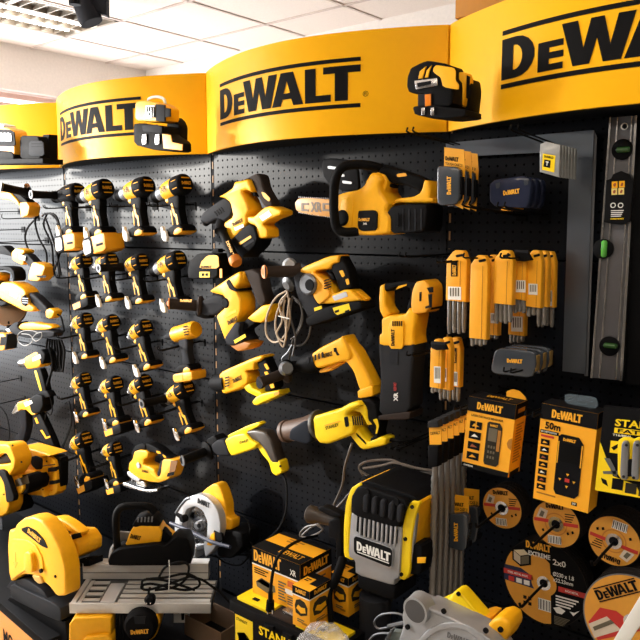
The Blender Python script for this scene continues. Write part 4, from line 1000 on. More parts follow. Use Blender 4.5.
for q in ([(402, 300), (462, 290), (462, 325), (402, 332)], [(412, 405), (470, 395), (470, 425), (412, 432)]): tr('vent_panel', t, c, q, .215, .012, DGR, .002, 0)
tr('inner_plate', t, c, [(400, 262), (468, 270), (468, 470), (405, 480)], .20, .01, AMB, .002, 0)
for q in ((376, 250), (346, 355), (346, 475)): L(t, 'screw', c, (*q, .244), (*q, .2475), [(0, .004), (1, .004)], INK, 8)
pt('trigger_wire', t, c, [(330, 290), (440, 275)], .248, .002, INK, 6)
t = th('mitre_saw', 'large yellow mitre saw with loop handle at the left edge', 'saw', c, (60, 400), .33)
tr('handle_loop_top', t, c, [(-60, 100), (0, 105), (120, 96), (150, 120), (192, 220), (180, 290), (130, 370), (105, 330), (60, 300), (-60, 310), (-60, 270), (100, 258), (150, 250), (158, 235), (120, 170), (80, 175), (30, 215), (-60, 200)], .33, .04, YEL, .010)
tr('body', t, c, [(-60, 310), (60, 300), (105, 400), (132, 500), (130, 600), (105, 660), (-60, 720)], .33, .035, YEL, .012)
tr('grip', t, c, [(-60, 190), (30, 215), (80, 175), (120, 172), (132, 205), (130, 245), (60, 260), (-60, 270)], .33, .024, mat('dark_brown_grip', (44, 36, 28), .6), .006)
tr('lever', t, c, [(-40, 322), (30, 312), (60, 330), (100, 430), (132, 530), (125, 565), (70, 575), (62, 500), (50, 420), (20, 360), (-40, 350)], .372, .012, BLK, .006)
tr('motor', t, c, [(110, 375), (170, 332), (232, 336), (272, 388), (270, 450), (240, 490), (140, 522), (120, 440)], .28, .045, YEL, .012)
tr('motor_label', t, c, [(118, 400), (220, 360), (235, 425), (130, 455)], .3255, .0008, mat('dark_label_print', (70, 56, 30), .5), 0, 0)
tr('motor_ring', t, c, [(232, 338), (290, 345), (322, 400), (312, 460), (272, 495), (240, 490), (275, 445), (275, 385)], .27, .048, BLK, .008)
for q in ((105, 122), (175, 255), (34, 515)): L(t, 'screw', c, (*q, .369), (*q, .373), [(0, .004), (1, .004)], INK, 8)
L(t, 'blade', c, (-60, 700, .30), (-60, 700, .303), [(0, .10), (1, .10)], GRY, 40)
tr('arm', t, c, [(120, 500), (180, 490), (230, 600), (210, 640), (150, 640)], .26, .03, BLK, .008)

# ------------------------------------------------------------------ chop saw on its plinth
c = (0, 500, 4.571)
pl = thing('display_plinth', 'black-topped plinth with orange front carrying the yellow chop saw', 'display stand', (-.2, -.7, 0))
def Uz(px, py, z):
    D = _F + _R*((px-320)/F_PX) - _U*((py-320)/F_PX); return CAM+D*((z-CAM.z)/D.z)
e0 = Uz(0, 603, .175); e1 = Uz(44, 641, .175); ed = (e1-e0).normalized(); eb = Vector((-ed.y, ed.x, 0))
eo = e0-ed*.9
V, Fc = boxgeo(eo+Vector((0, 0, -.035)), ed*1.27, eb*.42, (0, 0, .035), .006); mk('top', V, Fc, BLK, pl)
V, Fc = boxgeo(eo+ed*.01+eb*.012+Vector((0, 0, -.175)), ed*1.25, eb*.39, (0, 0, .139), 0); mk('carcass', V, Fc, BLK, pl, smooth=False)
V, Fc = boxgeo(eo+ed*.01+eb*.008+Vector((0, 0, -.173)), ed*1.25, eb*.004, (0, 0, .137), 0); mk('front_panel', V, Fc, mat('orange_panel', (236, 150, 40), .45), pl, smooth=False)
fo = eo+ed*.9+eb*.0075
put(textgeo('MO', .03), 'lettering', pl, fo+ed*-.005+Vector((0, 0, -.105)), fo+ed*.085+Vector((0, 0, -.105)), fo+ed*-.005+Vector((0, 0, -.165)), INK)
t = th('chop_saw', 'yellow abrasive chop saw with rounded blade guard on black base', 'saw', c, (160, 400), .585)
YB = .585
tr('blade_guard', t, c, [(40, 137), (62, 140), (75, 110), (110, 82), (150, 77), (190, 95), (240, 160), (275, 230), (297, 310), (300, 430), (290, 440), (258, 440), (225, 395), (190, 370), (150, 343), (100, 340), (75, 358), (50, 375), (42, 340), (34, 220)], YB, .030, YEL, .012, 1, front=YB+.03)
tr('inner_cover', t, c, [(52, 175), (120, 180), (165, 205), (195, 260), (202, 318), (190, 330), (165, 310), (110, 325), (75, 350), (55, 365), (45, 330), (42, 230)], YB+.031, .003, YEL, .002, 2)
tr('spindle_bump', t, c, [(118, 265), (120, 240), (135, 231), (152, 244), (160, 300), (155, 332), (120, 318)], YB+.040, .010, YEL, .008, 1)
tr('badge', t, c, [(98, 130), (128, 120), (165, 140), (200, 178), (220, 222), (190, 210), (140, 170), (102, 142)], YB+.0312, .001, INK, 0, 1)
logo(t, c, (130, 128), (188, 178), (126, 148), YB+.0325, INKY)
tr('arrow_mark', t, c, [(66, 240), (72, 240), (72, 285), (80, 285), (69, 310), (58, 285), (66, 285)], YB+.0345, .0006, AMB, 0, 0)
L(t, 'bolt', c, (192, 322, YB+.036), (192, 322, YB+.044), [(0, .008), (1, .007)], INK, 12)
L(t, 'bolt', c, (256, 348, YB+.029), (256, 348, YB+.034), [(0, .005), (1, .005)], INK, 10)
tr('adjuster_plate', t, c, [(155, 340), (190, 345), (205, 378), (185, 380), (165, 362)], YB+.03, .008, mat('brass_plate', (190, 150, 70), .4, .5), .002, 1)
L(t, 'abrasive_disc', c, (185, 300, YB-.024), (185, 300, YB-.018), [(0, .10), (1, .10)], DGR, 40)
tr('lower_guard', t, c, [(85, 355), (150, 345), (230, 400), (262, 450), (240, 470), (60, 388)], YB-.01, .03, DGR, .006, 1)
tr('base_rail', t, c, [(45, 392), (62, 385), (130, 420), (245, 472), (276, 500), (278, 560), (200, 528), (50, 450)], YB-.02, .05, mat('charcoal_casting', (40, 42, 46), .4, .3), .006, 1, front=YB+.03)
tr('base', t, c, [(28, 462), (45, 440), (200, 525), (278, 555), (300, 556), (305, 660), (200, 670), (30, 500)], YB-.06, .08, BLK, .006, 1, front=YB+.02)
L(t, 'disc_rim', c, (275, 215, YB-.10), (282, 212, YB-.08), [(0, .105), (1, .105)], GRY, 36)
L(t, 'disc_core', c, (282, 212, YB-.079), (283, 211, YB-.075), [(0, .08), (1, .078)], DGR, 36)
tr('rear_handle', t, c, [(188, 88), (285, 72), (330, 95), (388, 140), (380, 160), (345, 140), (290, 105), (240, 102), (225, 120), (200, 110)], YB-.10, .022, YEL, .010, 1)
tr('motor', t, c, [(318, 155), (345, 138), (388, 142), (416, 185), (414, 235), (372, 258), (352, 252), (340, 205)], YB-.12, .05, YEL, .012, 1)
tr('motor_label', t, c, [(325, 158), (368, 148), (374, 170), (332, 182)], YB-.069, .0008, INK, 0, 0)
tr('arm', t, c, [(300, 280), (440, 262), (440, 290), (310, 300)], YB-.12, .03, BLK, .006, 0)

# ------------------------------------------------------------------ table saw facing the camera
c = (0, 500, 4.571); TD = 3.379-2.30
AL = mat('table_aluminium', (204, 204, 202), .38, .3, bump=.05); ALD = mat('table_groove', (92, 92, 92), .45, .3)
O = FACE.U(70, 604, TD); r_ = FACE.r; n_ = FACE.n; Wd = (219-70)/F_PX*2.30
t = thing('table_saw', 'grey aluminium-topped table saw with ribbed table and yellow body', 'saw', O)
dp = .175
def fb(name, a, b_, h, w, dd, hh, m, bev=.0, par=None): # box in the table's own axes
    V, Fc = boxgeo(O+r_*a-n_*b_+Vector((0, 0, h)), r_*w, -n_*dd, (0, 0, hh), bev); return mk(name, V, Fc, m, par or t, smooth=bev > 0)
fb('table_top', 0, 0, -.030, Wd, dp, .026, ALD, .002)
fb('front_lip', -.002, -.004, -.032, Wd+.004, .012, .034, AL, .002)
fb('left_rail', 0, .008, -.03, .016, dp, .032, AL, .002)
for k in range(5): fb('rib', .155, .016+k*.032, -.004, Wd-.16, .020, .0035, AL, .001)
for k in range(4): fb('slot_bar', .035, .022+k*.040, -.004, .055, .018, .004, AL, .001)
for k in range(4): fb('slot', .035, .041+k*.040, -.0035, .05, .012, .0008, INK)
fb('side_plate', .02, .01, -.004, .012, dp-.02, .003, AL)
fb('throat_plate', .098, .012, -.004, .048, .13, .005, SIL, .001)
fb('fence', -.012, dp-.004, .0, Wd-.02, .045, .060, AL, .003)
fb('fence_groove', -.012, dp-.0045, .024, Wd-.02, .002, .003, ALD)
fb('fence_groove', -.012, dp-.0045, .046, Wd-.02, .002, .002, SIL)
fb('body', .02, .03, -.30, Wd-.26, dp, .27, DGR, .006)
L(t, 'fence_knob', c, (310, 372, .52), (268, 362, .60), [(0, .010), (.5, .009), (1, .004)], BLK, 12)
c = (90, 480, 4)
tr('yellow_housing', t, c, [(-65, 525), (80, 520), (100, 530), (98, 640), (60, 600), (20, 600), (-10, 610), (-20, 680), (-70, 700)], TD-.02, .045, YEL, .01, 1, FACE)
tr('housing_shelf', t, c, [(-20, 612), (75, 600), (100, 620), (100, 700), (-20, 720)], TD+.01, .03, YEL, .008, 1, FACE)
tr('yellow_side', t, c, [(200, 520), (280, 512), (290, 540), (275, 600), (220, 640)], TD-.03, .04, YEL, .01, 1, FACE)
for k in range(3): tr('hanging_cable', t, c, [(102+k*14, 530), (109+k*14, 530), (112+k*14, 660), (104+k*14, 660)], TD, .004, CRD, .002, 0, FACE)
A_ = FACE.U(90+202/4, 480+585/4, TD+.03)
lathe('motor_cap', t, A_-n_*.04, A_+n_*.012, [(0, .056), (.8, .056), (1, .046)], BLK, 28)
tr('cap_recess', t, c, [(175, 545), (222, 545), (218, 575), (180, 575)], TD+.043, .001, DGR, 0, 0, FACE)
logo(t, c, (162, 600), (235, 596), (163, 618), TD+.0435, INKY, FACE)
t = th('cord_coil', 'black coiled mains cord with plug lying on the grey saw table', 'cord', c, (300, 400), TD+.02, fr=FACE)
geos = []
for pts in ([(210, 430), (215, 400), (300, 390), (380, 375), (430, 395), (435, 425), (380, 440), (300, 425), (240, 415), (205, 425), (230, 440), (330, 410), (400, 385)], [(270, 400), (300, 350), (360, 328), (395, 345), (380, 400), (330, 430), (260, 440)], [(400, 385), (450, 400), (480, 420), (520, 450), (560, 490)], [(225, 395), (290, 400), (360, 420), (420, 440)], [(240, 430), (235, 450), (240, 470)]):
    geos.append(tubegeo(catmull([FACE.U(*cr(c, q), TD+.012) for q in pts], 4), .0042, 7))
mk('coil', *join(geos), CRD, t)
A_ = FACE.U(*cr(c, (242, 475)), TD+.012)
lathe('plug', t, A_-n_*.01, A_+n_*.018, [(0, .016), (.7, .019), (1, .012)], BLK, 16)
for s_ in (-.006, .006): lathe('plug_pin', t, A_+r_*s_+n_*.018, A_+r_*s_+n_*.030, [(0, .0022), (1, .002)], CHR, 8)
tube('cable_tie', t, [FACE.U(*cr(c, q), TD+.03) for q in ((316, 320), (318, 370), (315, 440))], .0012, WHT, 6, 3)

c = (90, 480, 4); AD = TD-.16
t = th('alligator_saw', 'black-guarded yellow saw with tall black arch handle resting on the saw table', 'saw', c, (230, 250), AD, fr=FACE)
tube('arch_handle', t, [FACE.U(*cr(c, q), AD+.02) for q in ((112, 290), (106, 230), (104, 150), (118, 115), (150, 104), (230, 106), (262, 130))], .013, RUB, 12, 5)
tr('motor_body', t, c, [(148, 252), (175, 180), (210, 164), (250, 168), (285, 170), (298, 190), (290, 238), (240, 244)], AD, .035, YEL, .010, 1, FACE)
tr('motor_cap', t, c, [(176, 172), (190, 145), (230, 130), (270, 138), (292, 160), (285, 172), (240, 172), (200, 176)], AD, .034, BLK, .010, 1, FACE)
for k in range(5): tr('vent', t, c, [(190+k*14, 150-k*1), (196+k*14, 150-k), (194+k*14, 168), (188+k*14, 168)], AD+.0345, .0008, GRY, 0, 0, FACE)
tr('rear_arm', t, c, [(245, 180), (290, 175), (320, 200), (350, 225), (300, 250), (262, 215)], AD-.02, .022, YEL, .008, 1, FACE)
tr('rear_grip', t, c, [(270, 205), (300, 190), (330, 225), (300, 250)], AD+.01, .018, BLK, .006, 1, FACE)
tr('guard_body', t, c, [(84, 305), (96, 275), (135, 255), (280, 238), (310, 245), (350, 208), (400, 215), (415, 270), (410, 322), (90, 324)], AD+.02, .04, BLK, .008, 1, FACE)
tr('steel_plate', t, c, [(120, 205), (160, 208), (155, 250), (120, 255)], AD-.03, .006, GRY, .002, 0, FACE)
tr('front_tip', t, c, [(78, 300), (86, 262), (96, 262), (100, 290), (90, 322), (80, 320)], AD+.02, .02, SIL, .004, 1, FACE)
logo(t, c, (165, 215), (205, 225), (160, 232), AD+.0365, INK, FACE)

# circular saw
t = th('circular_saw', 'circular saw with white-silver blade guard and yellow handle, above the table saw', 'saw', c, (445, 180), .13)
def ell(cx, cy, rx, ry, n=28, a0=0, a1=360, rot=0): return [(cx+rx*math.cos(math.radians(a0+(a1-a0)*k/n)), cy+ry*math.sin(math.radians(a0+(a1-a0)*k/n))) for k in range(n if a1-a0 == 360 else n+1)]
tr('handle', t, c, [(448, 60), (480, 28), (510, 8), (530, 12), (545, 40), (560, 90), (562, 140), (586, 152), (582, 192), (545, 205), (535, 160), (530, 110), (515, 78), (500, 72), (505, 100), (490, 90)], .11, .022, YEL, .009, 1)
tr('motor', t, c, [(540, 195), (580, 180), (640, 195), (650, 250), (600, 300), (545, 290)], .09, .045, BLK, .01, 1)
L(t, 'motor_end', c, (600, 235, .09), (640, 245, .09), [(0, .036), (1, .03)], RUB, 20)
tr('upper_guard', t, c, ell(447, 180, 92, 127, 30, 95, 430)+ell(440, 175, 50, 76, 20, 65, 0)[0:0]+[(470, 250), (485, 215), (487, 160), (468, 115), (438, 98), (405, 110), (390, 150), (385, 200), (400, 245), (430, 262), (440, 265)], .14, .022, SIL, .006, 1)
L(t, 'blade', c, (442, 185, .138), (442, 185, .141), [(0, .078), (1, .078)], CHR, 40)
L(t, 'blade_flange', c, (438, 182, .142), (438, 182, .158), [(0, .018), (.6, .018), (1, .012)], GRY, 20)
L(t, 'blade_bolt', c, (438, 182, .158), (438, 182, .164), [(0, .009), (1, .008)], BLK, 6)
L(t, 'guard_pivot', c, (385, 150, .155), (385, 150, .180), [(0, .014), (.7, .015), (1, .010)], BLK, 16)
L(t, 'blade_hole', c, (428, 245, .1415), (428, 245, .1425), [(0, .010), (1, .010)], INK, 14)
for k in range(3): L(t, 'blade_mark', c, (452, 120+k*12, .1415), (452, 120+k*12, .142), [(0, .0022), (1, .0022)], INK, 8)
tr('lower_guard', t, c, [(385, 200), (400, 245), (430, 262), (470, 250), (485, 215), (470, 270), (435, 282), (395, 265), (378, 230)], .145, .012, GRY, .003, 1)
pt('guard_lever', t, c, [(345, 132), (362, 105), (385, 78), (400, 72)], .16, .006, GRY, 8)
tr('lever_arm', t, c, [(350, 128), (380, 142), (385, 160), (372, 160), (345, 138)], .16, .008, BLK, .003, 1)
logo(t, c, (432, 72), (480, 92), (430, 92), .1625)
tr('amber_pointer', t, c, [(488, 215), (500, 208), (502, 245), (485, 262), (470, 258)], .165, .004, YEL, .001, 0)
tr('shoe', t, c, [(500, 200), (530, 215), (535, 240), (510, 255), (490, 245)], .16, .006, BLK, .002, 0)
pt('hook_sleeve', t, c, [(322, 172), (390, 200), (460, 235), (500, 252), (560, 268)], .185, .007, mat('slate_rubber', (58, 64, 84), .45), 10)
geos = [tubegeo(catmull([U(*cr(c, q), .10) for q in pts], 4), .003, 6) for pts in ([(480, 280), (530, 260), (600, 250), (640, 290), (600, 340), (540, 330), (500, 300)], [(540, 250), (600, 230), (650, 260), (640, 330)], [(590, 140), (620, 150), (640, 190), (630, 240)], [(450, 320), (470, 300), (520, 310), (580, 300), (640, 300)])]
for q in geos: mk('cord', *q, CRD, t)
# tags and carton behind the table saw
t = th('price_tag', 'white tag with black tool drawing hanging under the saw table', 'tag', c, (368, 535), TD-.12, fr=FACE)
tr('card', t, c, [(335, 505), (398, 505), (400, 570), (335, 570)], TD-.12, .0015, WHT, 0, 0, FACE)
tr('print', t, c, [(352, 520), (385, 512), (390, 525), (378, 530), (376, 560), (366, 560), (364, 532), (352, 534)], TD-.1175, .0004, INK, 0, 0, FACE)
a_ = Uz(180, 640, .15)
t = thing('carton', 'open brown cardboard carton on the base under the saw table', 'box', (1.25, -.32, .15))
box('front_panel', t, 1.14, 1.33, -.30, -.296, .15, .225, CARDB); box('back_panel', t, 1.14, 1.33, -.18, -.176, .15, .225, CARDB)
box('left_panel', t, 1.14, 1.144, -.296, -.18, .15, .225, CARDB); box('right_panel', t, 1.326, 1.33, -.296, -.18, .15, .225, CARDB)

# ================================================================== toolbox and boxed goods, middle foot
TBY = .46
a0 = U(230.6, 603, TBY); a1 = U(330, 641, TBY)
tz = a0.z; bk = Uz(250, 582, tz+.012); dpt = min(.30, bk.y+TBY)
tx0, tx1 = a0.x, a0.x+.41
t = thing('toolbox', 'black toolbox with bright yellow lid compartments and chrome handle, under the boxed goods', 'toolbox', (tx0+.23, -TBY+.12, tz-.20))
box('tub', t, tx0+.01, tx1-.01, -TBY, -TBY+dpt, tz-.22, tz, BLK, .012)
box('lid', t, tx0, tx1, -TBY-.006, -TBY+dpt+.004, tz-.02, tz+.012, BLK, .006)
box('lid_compartment', t, tx0+.014, tx0+.145, -TBY+.012, -TBY+dpt-.02, tz+.008, tz+.020, YEL2, .006)
box('lid_compartment', t, tx1-.165, tx1-.014, -TBY+.012, -TBY+dpt-.02, tz+.008, tz+.020, YEL2, .006)
box('handle_well', t, tx0+.150, tx1-.170, -TBY+.01, -TBY+dpt-.01, tz+.006, tz+.016, MATS['brown_black_rubber'], .004)
box('handle_plate', t, tx0+.175, tx1-.19, -TBY+.035, -TBY+.12, tz+.012, tz+.026, CHR, .006)
for xx in (tx0+.06, tx1-.10): box('lid_latch', t, xx, xx+.022, -TBY+.030, -TBY+.042, tz+.019, tz+.022, INK)
for xx in (tx0+.15, tx1-.19): box('front_clasp', t, xx, xx+.035, -TBY-.014, -TBY, tz-.055, tz-.002, BLK, .003)
Ff = Face((tx0+.012, -TBY-.0005, tz-.022), (tx1-.012, -TBY-.0005, tz-.022), (tx0+.012, -TBY-.0005, tz-.21), t)
Ff.rect(.02, .02, .19, .62, YEL2, 'label'); Ff.text('STANLEY', .035, .06, .12, .05); Ff.poly([(.04, .32), (.12, .26), (.19, .36), (.18, .46), (.06, .44)], INK); Ff.lines(.04, .5, .14, .09, INK)
F2 = Face((tx0, -TBY-.0150, tz-.010), (tx1, -TBY-.0150, tz-.010), (tx0, -TBY-.0150, tz-.20), t); F2.rect(.30, .0, .42, .20, BLK, 'name_plate', -.004); F2.text('STANLEY', .32, .02, .38, .15, YEL2, .03, .0)
for xx in (.0,): pass
def carton(name, label, x0, x1, y0, y1, z0, z1, band, group=None):
    """printed box; y0 is the face towards the aisle"""
    t = thing(name, label, 'box', ((x0+x1)/2, (y0+y1)/2, z0), group)
    box('carton', t, x0, x1, y0, y1, z0, z1, AMB, .0015)
    f = Face((x0, y0, z1), (x1, y0, z1), (x0, y0, z0), t); s_ = Face((x1, y0, z1), (x1, y1, z1), (x1, y0, z0), t); u = Face((x0, y1, z1), (x1, y1, z1), (x0, y0, z1), t)
    f.rect(0, 0, 1, band, INK, 'black_band'); s_.rect(0, 0, 1, band, INK, 'black_band')
    f.rect(0, band, 1, .03, INKW, 'grey_stripe'); s_.rect(0, band, 1, .03, INKW, 'grey_stripe')
    return t, f, s_, u
top = tz+.0205
bx0 = U(252.5, 580, .40).x; bz1 = top+.145
x1_ = bx0+.19
t, f, s_, u = carton('boxed_tool', 'big yellow and black tool box with white stripe on the toolbox lid', bx0, x1_, -.40, -.26, top, bz1, .34)
f.logo(.04, .04, .58, .24, INKY); f.text('XR', .80, .16, .12, .12, INKW); f.lines(.05, .42, .3, .14, INK, 3)
f.poly([(.08, .72), (.20, .60), (.48, .66), (.50, .78), (.34, .88), (.10, .82)], mat('print_grey', (96, 88, 70), .5)); f.poly([(.10, .71), (.21, .62), (.46, .67), (.34, .76)], mat('print_dark', (50, 46, 38), .5))
f.rect(.75, .42, .16, .12, mat('print_orange', (205, 96, 30), .5)); f.rect(.70, .6, .2, .1, INKW); f.lines(.56, .5, .16, .42, MATS['print_grey'], 7); f.lines(.75, .74, .2, .2, MATS['print_grey'], 4)
s_.logo(.1, .08, .8, .18, INKY); s_.lines(.1, .45, .7, .4, MATS['print_grey'], 5)
u.rect(0, .0, 1, .16, INK, 'black_band', .0006); u.rect(0, .60, 1, .40, INK, 'black_band', .0006); u.text('DEWALT', .45, .68, .45, .18, INKY); u.lines(.3, .22, .3, .2, mat('print_ochre', (170, 110, 20), .5), 2)
def small_box(label, px, py, y, w=.062, d=.090, h=.115):
    a = U(px, py, y); x0 = a.x
    z0 = top+.0006
    t, f, s_, u = carton('boxed_battery', label, x0, x0+w, -y, -y+d, z0, z0+h, .20, 'small boxed goods on the toolbox')
    u.rect(0, 0, 1, .3, INK, 'black_band'); u.rect(.55, .3, .45, .35, INK, 'black_band'); u.lines(.1, .4, .3, .2, INK, 2)
    f.logo(.2, .04, .6, .10, INKY); s_.logo(.2, .04, .6, .10, INKY)
    for q in (f, s_):
        q.poly([(.14, .48), (.22, .34), (.46, .28), (.72, .32), (.88, .44), (.86, .62), (.5, .70), (.2, .66)], MATS['print_dark']); q.poly([(.24, .54), (.34, .44), (.52, .48), (.74, .46), (.78, .58), (.5, .63)], YEL, 'print', .001)
        q.lines(.3, .78, .4, .1, MATS['print_grey'], 2); q.rect(.55, .84, .3, .05, MATS['print_ochre'])
    return t
small_box('small yellow battery box in front of the big box, chrome handle to its left', 292.5, 600, .455)
small_box('small yellow battery box further right, beside the demolition hammer', 331, 590, .33)
t = thing('boxed_tool', 'tool box with orange lettered top, cut off by the bottom edge before the toolbox', 'box', Uz(236, 636, .36))
q0 = Uz(219, 640, .36); V, Fc = boxgeo((q0.x-.02, -.70, .15), (.30, 0, 0), (0, .14, 0), (0, 0, .21), .002); mk('carton', V, Fc, INK, t)
u = Face((q0.x-.02, -.56, .36), (q0.x+.28, -.56, .36), (q0.x-.02, -.70, .36), t); u.rect(.02, .1, .9, .8, AMB, 'amber_top'); u.logo(.12, .16, .55, .4, INK)
box('stand', None, tx0-.02, tx1+.02, -.49, -.14, .1505, tz-.2205, BLK, .004)
st = bpy.data.objects['stand']; st.name = 'display_riser'; tago(st, 'plain black display riser under the toolbox', 'riser')
# mains lead with plug drooping over the boxes
c = (210, 520, 5.333)
t = th('mains_cable', 'thick black mains cable with plug drooping over the big box onto the toolbox', 'cable', c, (330, 300), .44)
pt('cable', t, c, [(570, 85, .20), (500, 100, .30), (420, 140, .40), (360, 200, .44), (335, 280, .455), (325, 360, .462), (322, 400, .463)], 0, .0045, CRD, 8)
pt('strain_relief', t, c, [(323, 385, .463), (322, 430, .463)], 0, .007, CRD, 10)
pt('plug', t, c, [(322, 430, .463), (320, 480, .463)], 0, .016, BLK, 12, rads=[.011, .017])
for x in (308, 334): pt('plug_pin', t, c, [(x, 478, .465), (x, 500, .465)], 0, .003, CHR, 8)
# crumpled clear bag
bag = bpy.data.materials.new('clear_plastic_film'); bag.use_nodes = True
b = bag.node_tree.nodes['Principled BSDF']; b.inputs['Base Color'].default_value = (.75, .75, .75, 1); b.inputs['Roughness'].default_value = .18; b.inputs['Alpha'].default_value = .30
B0 = U(326, 650, .60); rnd = random.Random(3); V = []; Fc = []; nu, nv = 22, 12
for j in range(nv+1):
    for i in range(nu):
        th_ = 2*PI*i/nu; ph = PI/2*j/nv
        r = (1+.22*(rnd.random()-.5))
        V.append((B0.x+.085*r*math.cos(th_)*math.cos(ph), B0.y+.07*r*math.sin(th_)*math.cos(ph), B0.z-.03+.085*r*math.sin(ph)))
for j in range(nv):
    for i in range(nu): Fc.append((j*nu+i, j*nu+(i+1) % nu, (j+1)*nu+(i+1) % nu, (j+1)*nu+i))
Fc.append(tuple(range(nu))[::-1])
tago(mk('plastic_bag', V, Fc, bag, None, smooth=True, sharp=12), 'crumpled clear plastic bag at the bottom edge, right of the toolbox', 'bag')
P0 = U(326, 650, .60)
tago(box('bag_riser', None, P0.x-.07, P0.x+.07, P0.y-.06, P0.y+.06, .1505, P0.z-.031, BLK, .004), 'low black block under the crumpled clear bag', 'riser')
bpy.data.objects['bag_riser'].name = 'display_riser'

# ================================================================== demolition hammer standing upright
c = (300, 460, 3.556); Y = .30
t = th('demolition_hammer', 'big grey and yellow demolition breaker standing nose down with white lettered badge', 'hammer drill', c, (290, 260), Y)
tr('yellow_shell', t, c, [(168, 150), (185, 100), (215, 78), (260, 92), (400, 142), (432, 148), (420, 185), (402, 270), (396, 405), (375, 428), (340, 412), (190, 352), (160, 340), (160, 230)], Y-.045, .075, YEL, .014, 1, front=Y+.03)
mat('light_grey_casting', (160, 162, 166), .4, .4); tr('front_backing', t, c, [(175, 150), (200, 105), (240, 88), (400, 148), (425, 150), (396, 405), (350, 412), (200, 345), (168, 335), (165, 230)], Y+.026, .006, MATS['light_grey_casting'], .002, 1)
tr('front_casting', t, c, [(190, 190), (200, 180), (365, 232), (372, 245), (362, 415), (345, 420), (342, 442), (206, 402), (204, 352), (180, 338)], Y+.03, .012, mat('light_grey_casting', (160, 162, 166), .4, .4), .006, 1)
tr('top_cowl', t, c, [(196, 125), (215, 92), (235, 84), (385, 132), (398, 150), (378, 190), (366, 238), (195, 188)], Y+.03, .020, BLK, .010, 1)
tr('top_cover', t, c, [(204, 114), (214, 82), (238, 72), (408, 130), (422, 150), (402, 154), (240, 98), (222, 106)], Y-.05, .082, BLK, .006, 1, front=Y+.032)
for k in range(5): tr('cowl_rib', t, c, [(228+k*30, 128+k*9), (238+k*30, 118+k*9), (248+k*30, 124+k*9), (244+k*30, 186+k*9), (226+k*30, 181+k*9)], Y+.052, .006, DGR, .004, 1)
for q in ((240, 112), (346, 148)): L(t, 'cowl_bolt', c, (*q, Y+.048), (*q, Y+.054), [(0, .010), (1, .009)], INK, 12)
tr('grille_recess', t, c, [(205, 190), (350, 240), (346, 306), (200, 262)], Y+.0425, .0006, INK, 0, 1)
for k in range(9): tr('grille_slat', t, c, [(214+k*15.5, 192+k*5.2), (221+k*15.5, 194+k*5.2), (217+k*15.5, 268+k*4.9), (210+k*15.5, 266+k*4.9)], Y+.045, .003, MATS['light_grey_casting'], .001, 0)
tr('badge', t, c, [(186, 275), (196, 264), (322, 308), (334, 322), (330, 380), (320, 388), (198, 340), (186, 326)], Y+.0445, .003, MATS['light_grey_casting'], .001, 1)
tr('badge_field', t, c, [(192, 278), (199, 271), (320, 313), (328, 325), (325, 376), (317, 381), (200, 334), (192, 322)], Y+.048, .0008, INK, 0, 1)
logo(t, c, (202, 288), (322, 331), (202, 320), Y+.0492, INKW)
tr('badge_rule', t, c, [(204, 325), (316, 366), (316, 369), (204, 328)], Y+.0492, .0004, INKW, 0, 0)
tr('yellow_edge', t, c, [(168, 150), (186, 98), (215, 79), (226, 86), (200, 115), (184, 185), (176, 330), (200, 350), (188, 354), (160, 340), (160, 230)], Y+.03, .007, YEL2, .003, 1)
tr('yellow_edge', t, c, [(384, 165), (405, 142), (432, 148), (418, 185), (402, 270), (396, 400), (376, 426), (350, 414), (366, 250)], Y+.03, .007, YEL2, .003, 1)
for q in ((400, 166), (376, 280), (362, 406)): L(t, 'screw', c, (*q, Y+.042), (*q, Y+.0465), [(0, .005), (1, .005)], INK, 10)
tr('side_vent', t, c, [(406, 300), (418, 288), (455, 286), (458, 345), (450, 395), (402, 392)], Y+.0, .03, BLK, .006, 1)
tr('side_clip', t, c, [(418, 346), (448, 346), (446, 366), (418, 366)], Y+.031, .002, YEL, .001, 0)
tr('nose_casting', t, c, [(206, 350), (342, 395), (342, 442), (206, 400)], Y-.015, .045, MATS['light_grey_casting'], .008, 1, front=Y+.03)
tr('nose_collar', t, c, [(202, 400), (340, 444), (336, 505), (205, 460)], Y-.015, .055, BLK, .010, 1, front=Y+.04)
A_ = U(*cr(c, (268, 480)), Y); lathe('barrel', t, A_, (A_.x, A_.y, .16), [(0, .045), (.6, .042), (.62, .032), (1, .028)], DGR, 24)
L(t, 'side_handle', c, (150, 222, Y-.02), (30, 190, Y-.01), [(0, .020), (.3, .019), (.75, .021), (.8, .026), (.95, .027), (1, .022)], MATS['bronze_black'])
tr('handle_bracket', t, c, [(122, 205), (168, 190), (172, 345), (150, 350), (150, 270), (124, 262)], Y-.02, .03, BLK, .006, 1)
tr('throttle_lever', t, c, [(72, 166), (90, 158), (150, 185), (160, 196), (130, 200), (78, 178)], Y+.0, .014, BLK, .004, 1)
tr('rear_bar', t, c, [(225, 62), (240, 56), (495, 138), (500, 155), (480, 158), (240, 82)], Y-.10, .018, BLK, .006, 1)
pt('hose', t, c, [(155, 340, Y), (150, 380, Y+.02), (120, 430, Y+.05), (105, 480, Y+.07), (108, 540, Y+.08), (112, 600, Y+.08)], 0, .008, RUB, 10)
pt('hose_sleeve', t, c, [(153, 350, Y+.01), (132, 410, Y+.045), (112, 455, Y+.065)], 0, .013, RUB, 10)
t = th('cord_coil', 'grey-brown cable coil lying over the demolition breaker top', 'cord', c, (330, 40), .12)
